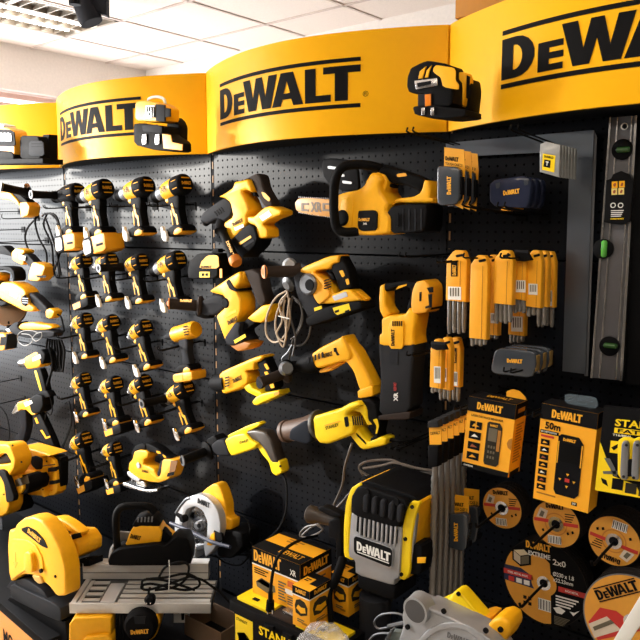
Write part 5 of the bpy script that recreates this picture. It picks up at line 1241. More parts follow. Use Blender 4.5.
cord_loop('coil', t, c, [[(225, 55), (210, 25), (240, 5), (320, 0), (370, 20), (430, 50), (495, 60)], [(215, 40), (260, 60), (320, 40), (380, 55), (440, 75), (495, 70)], [(500, 50), (420, 45), (330, 60), (240, 70), (190, 105), (150, 150), (110, 190), (80, 220), (40, 240), (5, 270)], [(225, 30), (290, 20), (340, 10), (420, 30), (490, 40)], [(185, -60), (160, 20), (150, 90), (120, 160)], [(60, 230), (20, 240), (0, 268), (30, 275), (80, 250), (60, 230)]], .12, .004, mat('brown_grey_cord', (96, 88, 80), .4))
t = th('wire_rope', 'grey wire with metal ferrule at the foot of the breaker', 'cable', c, (330, 570), .42)
pt('wire', t, c, [(390, 560), (340, 545), (290, 550), (265, 575), (280, 600), (340, 590), (400, 580)], .42, .003, GRY, 7)
pt('wire', t, c, [(380, 640), (330, 618), (270, 620), (240, 650)], .44, .003, GRY, 7)
pt('ferrule', t, c, [(315, 592), (378, 578)], .42, .006, GRY, 8, smooth=1)
t = th('tool_bracket', 'grey-green folded metal bracket corner at the bottom edge', 'bracket', c, (340, 620), .46)
tr('plate', t, c, [(305, 640), (330, 604), (372, 608), (380, 670), (300, 670)], .46, .01, mat('grey_green_metal', (120, 130, 128), .45, .3), .002, 0)
tr('lip', t, c, [(300, 646), (328, 598), (334, 600), (308, 650)], .475, .008, GRY, .001, 0)

# silver saw at the bottom
c = (400, 560, 4.923); Y = .50
t = th('mitre_saw', 'silver-grey guarded saw with bright yellow handle, at the bottom edge', 'saw', c, (280, 320), Y)
tr('blade_guard', t, c, [(42, 250), (55, 198), (90, 178), (150, 203), (230, 238), (330, 288), (430, 338), (480, 370), (525, 430), (540, 480), (10, 480), (28, 360), (48, 300)], Y, .03, mat('silver_casting', (160, 163, 168), .4, .4), .010, 1)
tr('raised_ring', t, c, ell(260, 480, 190, 175, 24, 180, 360)+ell(260, 480, 160, 145, 24, 360, 180), Y+.031, .003, MATS['silver_casting'], .002, 0)
tr('rim', t, c, [(150, 196), (230, 228), (330, 276), (430, 326), (490, 370), (530, 430), (520, 436), (480, 380), (426, 344), (328, 294), (228, 246), (148, 212)], Y-.0, .033, MATS['silver_casting'], .004, 1)
A_ = U(*cr(c, (90, 240)), Y+.03)
lathe('dust_port', t, A_+Vector((0, .02, 0)), A_+Vector((0, -.014, 0)), [(0, .034), (.8, .031), (1, .031)], MATS['silver_casting'], 28)
lathe('port_bore', t, A_+Vector((0, -.0141, 0)), A_+Vector((0, -.0146, 0)), [(0, .026), (1, .026)], mat('bore_grey', (70, 70, 72), .5), 28)
for q in ((218, 250), (425, 345), (130, 228), (40, 328)): L(t, 'screw', c, (*q, Y+.03), (*q, Y+.0345), [(0, .006), (1, .006)], INK, 10)
logo(t, c, (235, 352), (345, 394), (232, 380), Y+.0305, GRY)
tr('handle', t, c, [(185, 205), (230, 182), (272, 165), (285, 140), (305, 136), (322, 148), (350, 180), (410, 250), (445, 290), (430, 310), (390, 290), (335, 262), (330, 240), (300, 232), (280, 236), (240, 222)], Y-.05, .022, YEL2, .010, 1)
L(t, 'screw', c, (290, 165, Y-.028), (290, 165, Y-.024), [(0, .005), (1, .005)], INK, 10)
tr('motor', t, c, [(440, 330), (455, 300), (490, 260), (530, 250), (570, 272), (578, 320), (545, 378), (515, 385), (470, 360)], Y-.04, .035, YEL, .014, 1)
tr('motor_neck', t, c, [(410, 260), (445, 250), (480, 262), (450, 320), (430, 310)], Y-.07, .03, AMB, .008, 1)
L(t, 'screw', c, (497, 340, Y-.005), (497, 340, Y-.0), [(0, .006), (1, .006)], INK, 10)

# ================================================================== right bay
def shift(o, v):
    o.location = o.location+Vector(v); return o
c = (410, 400, 4)
first = None
RL = ['front', 'second', 'third', 'fourth', 'fifth', 'hindmost']
rodm = mat('drill_rod_steel', (126, 123, 120), .36, .6)
for k in range(6):
    if first is None:
        Y = .27; a = U(434.5, 430, Y)
        t = first = thing('long_drill_bit', 'x', 'drill bit', a, 'long masonry bits on amber cards')
        tr('card', t, c, [(77, 108), (125, 106), (126, 178), (80, 180)], Y, .0015, AMB, 0, 0)
        text('DEWALT', t, c, (82, 128), (120, 124), (83, 140), Y+.002)
        tr('sleeve_cap', t, c, [(80, 82), (120, 78), (124, 106), (78, 108)], Y, .012, mat('smoky_plastic', (44, 44, 46), .3), .003, 0)
        tr('sleeve', t, c, [(80, 178), (122, 178), (120, 262), (80, 268)], Y, .012, BLK, .004, 0)
        m_ = U(*cr(c, (101, 260)), Y)
        lathe('shank', t, m_, (m_.x, m_.y, m_.z-.035), [(0, .0085), (1, .0085)], rodm, 12)
        lathe('flute', t, (m_.x, m_.y, m_.z-.03), (m_.x, m_.y, .42), [(i/60, .0105 if i % 2 else .0088) for i in range(61)], rodm, 12)
    else:
        t = dupe(first); shift(t, (-.002*k, .034*k, 0))
    t['label'] = '%s of six long masonry drill bits hanging on amber cards' % RL[k]
k = hook(452, 425, .30, 'black hook holding the six long masonry bits', None, drop=.0)

# steel square
c = (0, 0, 1)
t = th('steel_square', 'large dark steel L-shaped square hanging on the right bay', 'square', c, (590, 140), .03)
tr('blade', t, c, [(446, 143), (594, 130), (585.5, 374), (562.5, 371), (570, 151), (475, 156), (446, 158)], .03, .0012, mat('dull_blue_steel', (104, 112, 122), .34, .85, bump=.1, scale=14), 0, 0)
tr('edge_strip', t, c, [(594, 130.5), (597, 137), (588, 376), (584.5, 376)], .026, .001, GRY, 0, 0)
# spirit level
c = (0, 0, 1)
t = th('spirit_level', 'tall grey spirit level with green vials and black card sleeve', 'level', c, (612, 240), .06)
tr('web', t, c, [(612, 118), (638.5, 116), (623.5, 380), (593, 377)], .06, .009, mat('level_grey', (98, 98, 102), .42, .5), 0, 0)
def lerp(f, k): return (612+(593-612)*k+(638.5-612+(623.5-593-26.5)*k)*f, 118+(377-118)*k+(-2+5*k)*f)
def strip(name, f0, f1, y, t_, m, k0=0, k1=1): return tr(name, t, c, [lerp(f0, k0), lerp(f1, k0), lerp(f1, k1), lerp(f0, k1)], y, t_, m, 0, 0)
strip('edge_rail', -.02, .05, .06, .014, CHR); strip('edge_rail', .93, 1.02, .06, .014, CHR)
strip('rib', .20, .255, .069, .003, CHR); strip('rib', .74, .795, .069, .003, CHR)
def lpt(f, k, y): return (*lerp(f, k), y)
L(t, 'hang_hole', c, lpt(.5, .036, .069), lpt(.5, .036, .0715), [(0, .0085), (1, .0085)], CHR, 20); L(t, 'hole_bore', c, lpt(.5, .036, .0715), lpt(.5, .036, .072), [(0, .0055), (1, .0055)], INK, 18)
vial = mat('green_vial', (88, 176, 70), .15, emit=.0)
for f, k in ((.5, .125), (.06, .505), (.5, .875)):
    L(t, 'vial_housing', c, lpt(f, k, .066), lpt(f, k, .0765), [(0, .024), (.8, .024), (1, .021)], BLK, 26)
    a = U(*lerp(f, k), .0785)
    h = (.016, 0, .0) if k != .505 else (0, 0, .020)
    lathe('vial', t, a-Vector(h), a+Vector(h), [(0, .004), (.1, .007), (.9, .007), (1, .004)], mat('dark_green_vial', (46, 84, 40), .2) if k != .505 else vial, 12)
c = (580, 110, 6.4)
tr('card_sleeve', t, c, [(170, 450), (200, 440), (215, 410), (265, 390), (320, 412), (335, 450), (345, 452), (330, 640), (322, 716), (270, 735), (200, 728), (155, 718), (160, 640)], .081, .003, INK, .001, 0)
for i, (x, y_) in enumerate(((204, 458), (250, 455), (202, 502), (246, 500))):
    tr('icon', t, c, [(x, y_), (x+36, y_-2), (x+36, y_+40), (x, y_+42)], .0845, .0005, YEL if i < 2 else mat('pale_yellow', (228, 205, 120), .5), 0, 0)
    tr('icon_drawing', t, c, [(x+8, y_+20+8*(i % 2)), (x+18, y_+8), (x+28, y_+14), (x+22, y_+32), (x+12, y_+32)], .0855, .0004, mat('print_rust', (150, 74, 34), .5), 0, 1)
for x in (212, 260): L(t, 'round_icon', c, (x, 610, .084), (x, 608, .0852), [(0, .0062), (1, .0062)], INKW, 18); L(t, 'icon_core', c, (x, 610, .0852), (x, 608, .0856), [(0, .0042), (1, .0042)], INK, 14)
for k in range(4): tr('fine_print', t, c, [(198, 642+k*12), (280-6*k, 640+k*12), (280-6*k, 645+k*12), (198, 647+k*12)], .0845, .0004, INKW, 0, 0)
text('STANLEY FATMAX', t, c, (196, 692), (282, 690), (195, 702), .0845, YEL2, bold=.02)
k = hook(606, 103, .10, 'black hook above the spirit level', None, drop=.0)
t = thing('laser_receiver_strip', 'black strip fixture standing right of the spirit level', 'fixture', U(640, 250, .03))
tr('strip', t, (0, 0, 1), [(641, 117), (660, 116), (646, 385), (628, 383)], .03, .02, BLK, .003, 0)
tr('bright_edge', t, (0, 0, 1), [(640, 117), (643, 117), (629, 383), (627, 383)], .045, .004, GRY, 0, 0)

# bit cases on cards
case = mat('smoke_case', (58, 64, 72), .22, coat=.4)
ORD = ['front', 'middle', 'rear', 'hindmost']
c = (430, 120, 4.267)
first = None
for k in range(3):
    if first is None:
        Y = .19; t = first = th('bit_case_on_card', 'x', 'bit set', c, (85, 270), Y, 'smoky bit cases on amber cards, upper')
        tr('card', t, c, [(62, 116), (145, 126), (150, 200), (140, 380), (60, 340)], Y-.013, .0012, AMB, 0, 0)
        logo(t, c, (66, 154), (122, 160), (66, 172), Y-.0112); text('TOUGH CASE 21', t, c, (66, 180), (138, 188), (66, 192), Y-.0112)
        tr('case', t, c, [(38, 206), (50, 196), (118, 200), (134, 215), (135, 330), (118, 360), (52, 366), (38, 350)], Y, .011, case, .004, 1)
        logo(t, c, (72, 318), (72, 240), (90, 318), Y+.0117, INKY)
        tr('latch', t, c, [(132, 240), (142, 242), (142, 320), (132, 318)], Y, .008, BLK, .002, 0)
    else: t = dupe(first); shift(t, (-.003*k, .042*k, -.002*k))
    t['label'] = '%s of three smoky bit cases on amber cards under the right sign laser' % ORD[k]
hook(462, 146, .26, 'double black hook through the three amber bit cards', None, drop=.012)
first = None
navy = mat('navy_case', (34, 40, 62), .2, coat=.5)
for k in range(3):
    if first is None:
        Y = .14; t = first = th('bit_case', 'x', 'bit set', c, (345, 320), Y, 'navy bit cases on the right bay')
        tr('case', t, c, [(263, 275), (285, 255), (400, 240), (432, 248), (440, 275), (432, 355), (415, 378), (285, 368), (262, 345)], Y, .012, navy, .004, 1)
        logo(t, c, (312, 302), (382, 292), (313, 322), Y+.0127, INKY)
        tr('corner_clip', t, c, [(310, 372), (340, 375), (338, 388), (312, 386)], Y+.002, .012, AMB, .002, 0)
        for q in ([(280, 270), (300, 266), (298, 290), (282, 294)], [(400, 256), (418, 252), (420, 276), (402, 280)]): tr('clear_window', t, c, q, Y+.0125, .0006, case, 0, 1)
    else: t = dupe(first); shift(t, (0, .036*k, 0))
    t['label'] = '%s of three navy bit cases hanging inside the steel square' % ORD[k]
hook(545, 215, .25, 'double black hook crossing in front of the navy bit cases', None, drop=.015); hook(522, 216, .30, 'double black hook reaching out below the navy bit cases', None, drop=.02)
clearp = mat('clear_box_plastic', (150, 152, 152), .2, coat=.4, var=.2)
first = None
for k in range(6):
    if first is None:
        Y = .20; t = first = th('clear_bit_pack', 'x', 'bit set', c, (505, 190), Y, 'clear bit packs with yellow labels')
        tr('pack', t, c, [(474, 104), (500, 92), (560, 108), (556, 246), (472, 222)], Y, .007, clearp, .002, 0)
        tr('label', t, c, [(482, 143), (535, 152), (530, 224), (478, 212)], Y+.0075, .0005, YEL2, 0, 0)
        logo(t, c, (488, 150), (528, 157), (488, 160), Y+.0083)
        tr('label_picture', t, c, [(488, 168), (515, 173), (512, 205), (484, 199)], Y+.0083, .0004, INK, 0, 0)
        text('T', t, c, (495, 176), (507, 178), (493, 194), Y+.0089, INKW, bold=.05)
    else: t = dupe(first); shift(t, (0, .0185*k, 0))
    t['label'] = '%s clear bit pack in the stack at the corner of the steel square' % ['front', 'second', 'third', 'fourth', 'fifth', 'rear'][k]
hook(556, 146, .24, 'double black hook carrying the clear bit packs', None, drop=.016)
c = (425, 240, 4)
first = None
for k in range(3):
    if first is None:
        Y = .17; t = first = th('bit_case', 'x', 'bit set', c, (360, 490), Y, 'smoky bit cases below the drill bit packs')
        tr('case', t, c, [(285, 442), (310, 430), (432, 442), (450, 455), (452, 500), (436, 550), (290, 535), (270, 518)], Y, .012, case, .004, 1)
        logo(t, c, (328, 474), (390, 478), (328, 490), Y+.0127, INKY)
        tr('corner_clip', t, c, [(442, 455), (456, 462), (452, 520), (440, 530)], Y-.002, .010, mat('clip_tan', (150, 120, 60), .5), .002, 0)
    else: t = dupe(first); shift(t, (0, .040*k, 0))
    t['label'] = '%s of three smoky bit cases below the amber drill bit packs' % ORD[k]
hook(548, 362, .24, 'double black hook under the smoky bit cases', None, drop=.01)
c = (410, 400, 4)
first = None
for k in range(2):
    if first is None:
        Y = .18; t = first = th('bit_case_on_card', 'x', 'bit set', c, (195, 500), Y, 'smoky bit cases on amber cards, lower')
        tr('card', t, c, [(160, 376), (236, 386), (234, 470), (160, 465)], Y-.013, .0012, AMB, 0, 0)
        logo(t, c, (165, 408), (215, 412), (165, 422), Y-.0112); text('TOUGH CASE 21', t, c, (165, 428), (230, 434), (165, 440), Y-.0112)
        tr('case', t, c, [(145, 462), (156, 454), (218, 450), (236, 462), (240, 520), (230, 592), (212, 600), (156, 580), (150, 560)], Y, .012, case, .005, 1)
        logo(t, c, (176, 565), (176, 490), (192, 565), Y+.0127, INKY)
        for v in (490, 560): tr('latch', t, c, [(232, v), (244, v+2), (242, v+24), (230, v+22)], Y, .009, BLK, .002, 0)
    else: t = dupe(first); shift(t, (-.002, .062, 0))
    t['label'] = '%s smoky bit case on amber card right of the long masonry bits' % ('front' if k == 0 else 'rear')
hook(462, 498, .26, 'black hook through the two lower amber bit cards', None, drop=.0)

# packs of masonry bits
tubem = mat('clear_tube_bits', (128, 124, 118), .25, .4, coat=.5, var=.3)
c = (425, 240, 4)
def bitpack(label, pts, bot, y, n, tipy, sticker=None, logo_=None, hookp=None, narrow=False, group='amber packs of masonry drill bits'):
    (xl, yt), (xr, _) = pts[0], pts[1]; yb = bot
    X = xr-xl
    t = th('drill_bit_pack', label, 'drill bits', c, ((xl+xr)/2, (yt+yb)/2), y, group)
    sk = -8*(yb-yt)/200*.5
    tr('holder', t, c, [(xl, yt+38), (xl+X*.30, yt+6), (xl+X*.42, yt), (xl+X*.78, yt+2), (xl+X*.86, yt+10), (xr, yt+45), (xr+sk, yb+4), (xl+sk, yb-4)], y, .011, AMB, .003, 0)
    tr('hang_slot', t, c, [(xl+X*.35, yt+20), (xl+X*.75, yt+14), (xl+X*.78, yt+24), (xl+X*.38, yt+30)], y+.0113, .0006, INK, 0, 1)
    tr('fold_line', t, c, [(xl+X*.58, yt+44), (xl+X*.60, yt+44), (xl+X*.60+sk, yb), (xl+X*.58+sk, yb)], y+.0113, .0003, MATS['print_ochre'], 0, 0)
    for k in range(n):
        fx = xl+sk+X*(k+.5)/n*.94
        L(t, 'bit_tube', c, (fx, yb-6, y), (fx-2, tipy-(k % 2)*5, y), [(0, .0062), (.85, .0062), (1, .004)], tubem, 10)
    if sticker:
        x, v, w, h = sticker
        tr('price_sticker', t, c, [(x, v), (x+w, v+2), (x+w, v+h+2), (x, v+h)], y+.0116, .0004, WHT, 0, 0)
        for k in range(4): tr('sticker_bar', t, c, [(x+w*(.15+.2*k), v+5), (x+w*(.25+.2*k), v+5), (x+w*(.25+.2*k), v+h*.75), (x+w*(.15+.2*k), v+h*.75)], y+.0122, .0003, MATS['print_grey'], 0, 0)
    if logo_:
        x, v, w, h = logo_
        tr('badge', t, c, [(x, v), (x+w, v), (x+w, v+h), (x, v+h)], y+.0116, .0004, INK, 0, 0)
        logo(t, c, (x+w*.2, v+h*.92), (x+w*.2, v+h*.2), (x+w*.8, v+h*.92), y+.0125, INKY)
    return t
bitpack('leftmost amber drill bit pack with black badge and barcode, beside the bay seam', ((94, 40), (176, 40)), 244, .17, 4, 375, (92, 186, 52, 52), (104, 88, 26, 58))
bitpack('longest amber drill bit pack, its tips barely showing', ((190, 60), (260, 60)), 394, .20, 4, 424)
bitpack('long amber pack half hidden behind the longest pack', ((245, 58), (305, 58)), 378, .12, 3, 396, (262, 292, 30, 40))
bitpack('amber drill bit pack with four clear tubes, centre of the row', ((284, 40), (360, 40)), 256, .19, 4, 334)
bitpack('long lower amber pack with white sticker hanging behind the row', ((345, 60), (410, 60)), 380, .08, 4, 412, (345, 305, 45, 60))
bitpack('narrow amber pack with brown barcode under a black clip', ((358, 50), (412, 50)), 238, .16, 3, 292, (362, 160, 40, 48))
bitpack('amber pack with brown sticker right of the black clip', ((412, 40), (474, 40)), 268, .15, 3, 306, (414, 174, 36, 44))
bitpack('second amber pack from the right, mostly hidden', ((450, 42), (500, 42)), 264, .10, 2, 345)
bitpack('rightmost amber pack with small white barcode', ((466, 44), (526, 44)), 266, .05, 3, 348, (494, 200, 14, 62))
bitpack('front lower-left amber pack with brown barcode, right of the tall saw', ((30, 395), (76, 395)), 590, .22, 3, 612, (36, 505, 26, 66))
bitpack('middle lower-left amber pack in the pair right of the tall saw', ((62, 388), (112, 388)), 596, .18, 3, 640, (66, 510, 20, 54))
bitpack('rear lower-left amber pack with black badge right of the tall saw', ((96, 388), (150, 388)), 584, .12, 3, 645, (110, 526, 20, 56), (108, 432, 18, 60))
def clip(label, pts, y):
    t = th('hook_clip', label, 'clip', c, pts[0], y); tr('clip', t, c, pts, y, .006, BLK, .002, 0); tr('clip_tab', t, c, [pts[0], pts[1], (pts[1][0], pts[1][1]-10), (pts[0][0], pts[0][1]-10)], y+.002, .004, DGR, .001, 0)
clip('black plastic hook clip over the narrow amber pack', [(362, 50), (415, 52), (432, 80), (400, 86), (365, 82)], .178)
clip('black plastic hook clip over the front lower-left amber pack', [(28, 415), (84, 420), (92, 438), (50, 440), (30, 432)], .238)
hook(452, 254, .25, 'black hook holding the leftmost amber drill bit pack', None, drop=.0); hook(487, 257, .25, 'black hook holding the longest amber drill bit pack', None, drop=-.005)
hook(511, 255, .24, 'black hook holding the centre amber drill bit pack', None, drop=.0); hook(546, 255, .24, 'black hook holding the rightmost amber packs', None, drop=.0); hook(462, 343, .27, 'black hook holding the lower-left amber packs', None, drop=.0)

# boxed laser measures
def hang_box(label, TL, TR, BL, y, d, paint, cat='box', name='boxed_laser_measure', group=None, body=AMB):
    A, B, C_ = U(*TL, y), U(*TR, y), U(*BL, y)
    t = thing(name, label, cat, (A+B+C_)/3, group)
    dv = Vector((0, d, 0)); D_ = B+C_-A
    V = [A, B, D_, C_, A+dv, B+dv, D_+dv, C_+dv]
    mk('carton', V, [(0, 1, 2, 3), (4, 5, 6, 7), (0, 1, 5, 4), (1, 2, 6, 5), (2, 3, 7, 6), (3, 0, 4, 7)], body, t, smooth=False)
    paint(t, Face(A, B, C_, t), Face(B, B+dv, D_, t), Face(A+dv, B+dv, A, t)); return t
def meter(f, x, y, w, h, wide=True):
    f.poly([(x, y+.04*h), (x+.12*w, y), (x+.8*w, y), (x+w, y+.10*h), (x+w, y+.93*h), (x+.85*w, y+h), (x+.1*w, y+h), (x, y+.93*h)], MATS['print_dark'] if wide else INK, 'meter_print', .001)
    f.rect(x+.14*w, y+.14*h, .56*w if wide else .72*w, .30*h, MATS['print_grey'] if wide else mat('screen_black', (12, 12, 12), .2), 'screen_print', .0015)
    if wide: f.rect(x+.74*w, y+.16*h, .2*w, .48*h, MATS['print_ochre'], 'print', .0015)
    f.logo(x+.2*w, y+.05*h, .5*w, .05*h, INKY, l=.002)
    if wide:
        for i in range(3):
            for j in range(3): f.rect(x+(.2+.18*i)*w, y+(.54+.12*j)*h, .11*w, .06*h, MATS['print_grey'], 'key_print', .002)
    else:
        f.rect(x+.42*w, y+.70*h, .18*w, .06*h, INKR, 'key_print', .002)
        for u_, v_ in ((.45, .62), (.45, .82), (.16, .72), (.72, .72)): f.poly([(x+u_*w, y+v_*h), (x+(u_+.12)*w, y+v_*h), (x+(u_+.06)*w, y+(v_+.04)*h)], INKY, 'key_print', .002)
        for u_ in (0.02, .94): f.rect(x+u_*w, y+.12*h, .04*w, .36*h, INKY, 'print', .0016)
def icons(f, x, y, w, n, dv, two=False):
    for k in range(n):
        if two and k == 0:
            f.rect(x, y, w*.44, dv*.72, INK, 'icon', .001); f.rect(x+w*.56, y, w*.44, dv*.72, INK, 'icon', .001)
        else: f.rect(x, y+k*dv, w, dv*.72, INK, 'icon', .001)
        f.poly([(x+w*.2, y+k*dv+dv*.5), (x+w*(.35+.1*(k % 2)), y+k*dv+dv*.2), (x+w*.8, y+k*dv+dv*.45)], [INKY, INKW, MATS['print_rust']][k % 3], 'icon_drawing', .0015)
def pA(t, f, s_, u):
    f.rect(0, 0, 1, .20, INK, 'black_band'); s_.rect(0, 0, 1, .20, INK, 'black_band'); u.rect(0, 0, 1, 1, INK, 'black_band'); u.text('DEWALT', .28, .35, .5, .3, INKY)
    f.rect(0, .93, 1, .07, INK, 'black_band'); f.logo(.20, .055, .54, .10, INKY); f.text('LASER DISTANCE MEASURER', .1, .235, .68, .03); f.text('DW03050', .05, .95, .2, .025, INKW)
    icons(f, .09, .33, .26, 4, .145, True); meter(f, .46, .29, .32, .60)
    s_.lines(.2, .28, .6, .55, MATS['print_ochre'], 14); s_.rect(.1, .93, .8, .07, INK); s_.rect(.2, .07, .6, .06, MATS['print_ochre'])
    f.poly([(.93, .48), (1, .45), (1, .62), (.93, .59), (.9, .535)], MATS['print_ochre'])
for k in range(2):
    t = hang_box('%s yellow laser distance measurer box with meter drawing' % ('front' if k == 0 else 'rear'), (469, 396), (516.5, 405), (461.5, 466), .25-.075*k, .065, pA)
    A_ = t.location
    P = [Vector(p)+Vector((0, .055, 0)) for p in ()]
    tr('hang_tab', t, (455, 375, 5.818), [(300-14*k, 130), (300, 95), (335, 82), (375, 92), (412, 130), (418, 162), (330, 150)] if k == 0 else [(400, 196), (420, 188), (475, 205), (476, 215), (400, 210)], .19-.075*k, .001, AMB if k == 0 else INK, 0, 1)
hook(505, 392, .26, 'black hook holding the laser distance measurer boxes', None, drop=.0)
def pB(t, f, s_, u):
    f.rect(0, 0, 1, .155, INK, 'black_band'); s_.rect(0, 0, 1, .155, INK, 'black_band'); u.rect(0, 0, 1, 1, INK, 'black_band')
    f.logo(.20, .04, .54, .085, INKY); f.text('50m', .10, .175, .28, .075, INK, .03); f.rect(.02, .265, .34, .035, INK); f.text('BLUETOOTH', .04, .272, .28, .018, INKW); f.rect(.04, .315, .24, .022, INKR)
    icons(f, .05, .36, .16, 7, .078); meter(f, .36, .27, .45, .62, False); f.rect(.7, .925, .1, .035, INK); f.text('DW', .72, .93, .06, .022, INKW); f.lines(.06, .915, .35, .03, MATS['print_ochre'], 1)
for k in range(2):
    t = hang_box('%s tall yellow 50m laser measure box with black meter picture' % ('front' if k == 0 else 'rear'), (542, 403), (598.5, 414), (533, 498), .26-.07*k, .05 if k == 0 else .06, pB)
    if k == 0: tr('clear_hang_tab', t, (525, 385, 4.922), [(195, 40), (350, 60), (360, 100), (345, 118), (200, 92)], .225, .001, mat('clear_tab', (110, 125, 135), .15, alpha=.45), 0, 1)
hook(572, 396, .26, 'black hook holding the tall 50m laser measure boxes', None, drop=.0)
def pC(t, f, s_, u):
    f.poly([(0, .42), (.0, 1), (.80, 1), (.68, .86), (.28, .80), (.18, .66)], YEL2); f.text('STANLEY', .22, .13, .95, .085, YEL2, .03); f.rect(.22, .235, .95, .06, YEL2); f.text('FATMAX', .28, .242, .85, .045, INK, .03); f.text('T16/8IN1', .2, .305, .3, .025, INKW)
    f.rect(.18, .39, .2, .14, YEL2); f.poly([(.2, .47), (.30, .42), (.36, .43), (.25, .50)], INK, 'print', .001)
    f.poly([(.20, .60), (.30, .70), (.36, .80), (.30, .79), (.1, .60)], GRY, 'print', .0014); f.poly([(.10, .76), (.35, .73), (.36, .77), (.12, .79)], GRY, 'print', .0014)
    f.rect(.28, .82, .19, .13, INK, 'icon', .001); f.rect(.51, .85, .19, .12, MATS['print_dark'], 'icon', .001); f.rect(.74, .86, .19, .12, MATS['print_dark'], 'icon', .001); f.poly([(.08, .84), (.18, .86), (.22, .93), (.12, .90)], INK, 'print', .001)
t = hang_box('black and yellow card holding a grey folding multi-tool, at the right edge', (604, 406), (665, 412), (595, 490), .26, .012, pC, 'tool pack', 'multi_tool_card', body=INK)
c = (590, 390, 5.34)
tr('blister', t, c, [(150, 270), (180, 250), (215, 252), (235, 262), (262, 250), (300, 262), (300, 490), (150, 475)], .268, .004, YEL2, .002, 1)
for x in (172, 232): tr('multi_tool_arm', t, c, [(x, 290), (x+10, 270), (x+30, 270), (x+40, 288), (x+34, 440), (x+30, 478), (x-4, 472), (x-8, 440)], .274, .006, mat('tool_grey', (138, 140, 144), .35, .7), .002, 1)
tr('multi_tool_spine', t, c, [(206, 370), (228, 370), (226, 460), (200, 458)], .274, .005, INK, .001, 0)
for q in ((195, 294), (254, 294), (180, 462), (234, 468)): L(t, 'rivet', c, (*q, .279), (*q, .2815), [(0, .0035), (1, .003)], DGR, 10)

# ------------------------------------------------------------------ abrasive wheels
wheelm = mat('wheel_abrasive', (44, 40, 38), .9, bump=.5, scale=400)
def wheel(label, px, py, y, R, rot, paint, thick=.0028, group=None, stack=0, gap=.011, hookl=None, side=0):
    ctr = U(px, py, y); n = WALL.n; t = thing('abrasive_wheel', label, 'grinding disc', ctr, group)
    ra = math.radians(rot); ex = Vector((math.cos(ra), 0, math.sin(ra))); ez = Vector((-math.sin(ra), 0, math.cos(ra)))
    lathe('wheel', t, ctr-n*thick, ctr, [(0, R), (1, R)], wheelm, 48)
    class Dk:
        def P(s, u, v, l): return ctr+ex*(u*R)+ez*(v*R)+n*l
        def poly(s, pts, m, name='label_print', l=.0006): return mk(name, *extr([s.P(u, v, l) for u, v in pts], n, .0002, 0, ex), m, t, smooth=False)
        def ring(s, r0, r1, a0, a1, m, name='label_print', l=.0006, k=40, clip=None):
            V = []; Fc = []
            for i in range(k+1):
                a = math.radians(a0+(a1-a0)*i/k)
                for r in (r0, r1): V.append(s.P(math.cos(a)*r, math.sin(a)*r, l))
            for i in range(k): Fc.append((2*i, 2*i+1, 2*i+3, 2*i+2))
            return mk(name, V, Fc, m, t, smooth=False)
        def text(s, tx, u, v, w, h, m=INK, l=.0016, bold=.02): return put(textgeo(tx, bold), 'lettering', t, s.P(u, v, l), s.P(u+w, v, l), s.P(u, v-h, l), m, 0)
        def logo(s, u, v, w, h, m=INK, l=.0016, bars=False): return put(LOGOB if bars else LOGO, 'lettering', t, s.P(u, v, l), s.P(u+w, v, l), s.P(u, v-h, l), m, 0)
        def bars(s, u, v, w, h, m=INK, l=.0018):
            s.poly([(u, v), (u+w, v), (u+w, v-h), (u, v-h)], INKW, 'barcode_field', l-.0005)
            g = [extr([s.P(a, b, l) for a, b in ((u+w*(k+.2)/8, v-.02), (u+w*(k+.2+.3+.2*(k % 2))/8, v-.02), (u+w*(k+.2+.3+.2*(k % 2))/8, v-h+.02), (u+w*(k+.2)/8, v-h+.02))], n, .0002, 0, ex) for k in range(8)]
            mk('barcode', *join(g), INK, t, smooth=False)
    d = Dk(); paint(d, R)
    rr = .011/R
    d.ring(rr*1.0, rr*1.7, 0, 360, CHR, 'bore_ring', .0022); d.ring(0, rr, 0, 360, INK, 'bore', .0024)
    for k in range(stack):
        r2 = thing('abrasive_wheel', 'dark wheel %s behind the front one, %s' % (['first', 'second', 'third', 'fourth', 'fifth', 'sixth'][k], group), 'grinding disc', ctr-n*gap*(k+1), group)
        lathe('wheel', r2, ctr-n*(gap*(k+1)+thick*1.6), ctr-n*gap*(k+1), [(0, R), (1, R)], wheelm, 40)
        lathe('bore_ring', r2, ctr-n*gap*(k+1), ctr-n*(gap*(k+1)-.0005), [(0, .018), (1, .018)], GRY, 20)
    hk = thing('peg_hook', 'black hook poking through the centre of the '+(hookl or ''), 'hook', (ctr.x, 0, ctr.z), 'hooks through the wheel stacks')
    tube('prong', hk, [(ctr.x, -.001, ctr.z), (ctr.x, -y-.06, ctr.z-.004), (ctr.x, -y-.135, ctr.z-.008), (ctr.x-.002, -y-.145, ctr.z+.004)], .0035, HOOK, 8, 3)
    box('backplate', hk, ctr.x-.012, ctr.x+.012, -.004, 0, ctr.z-.012, ctr.z+.012, HOOK)
    return t
wamb = mat('wheel_label_amber', (216, 150, 48), .55)
def band(d, r, u0, u1, v0, v1, m, l=.001):
    d.poly([(u0, v0), (u1, v0), (u1, v1), (u0, v1)], m, 'label_print', l)
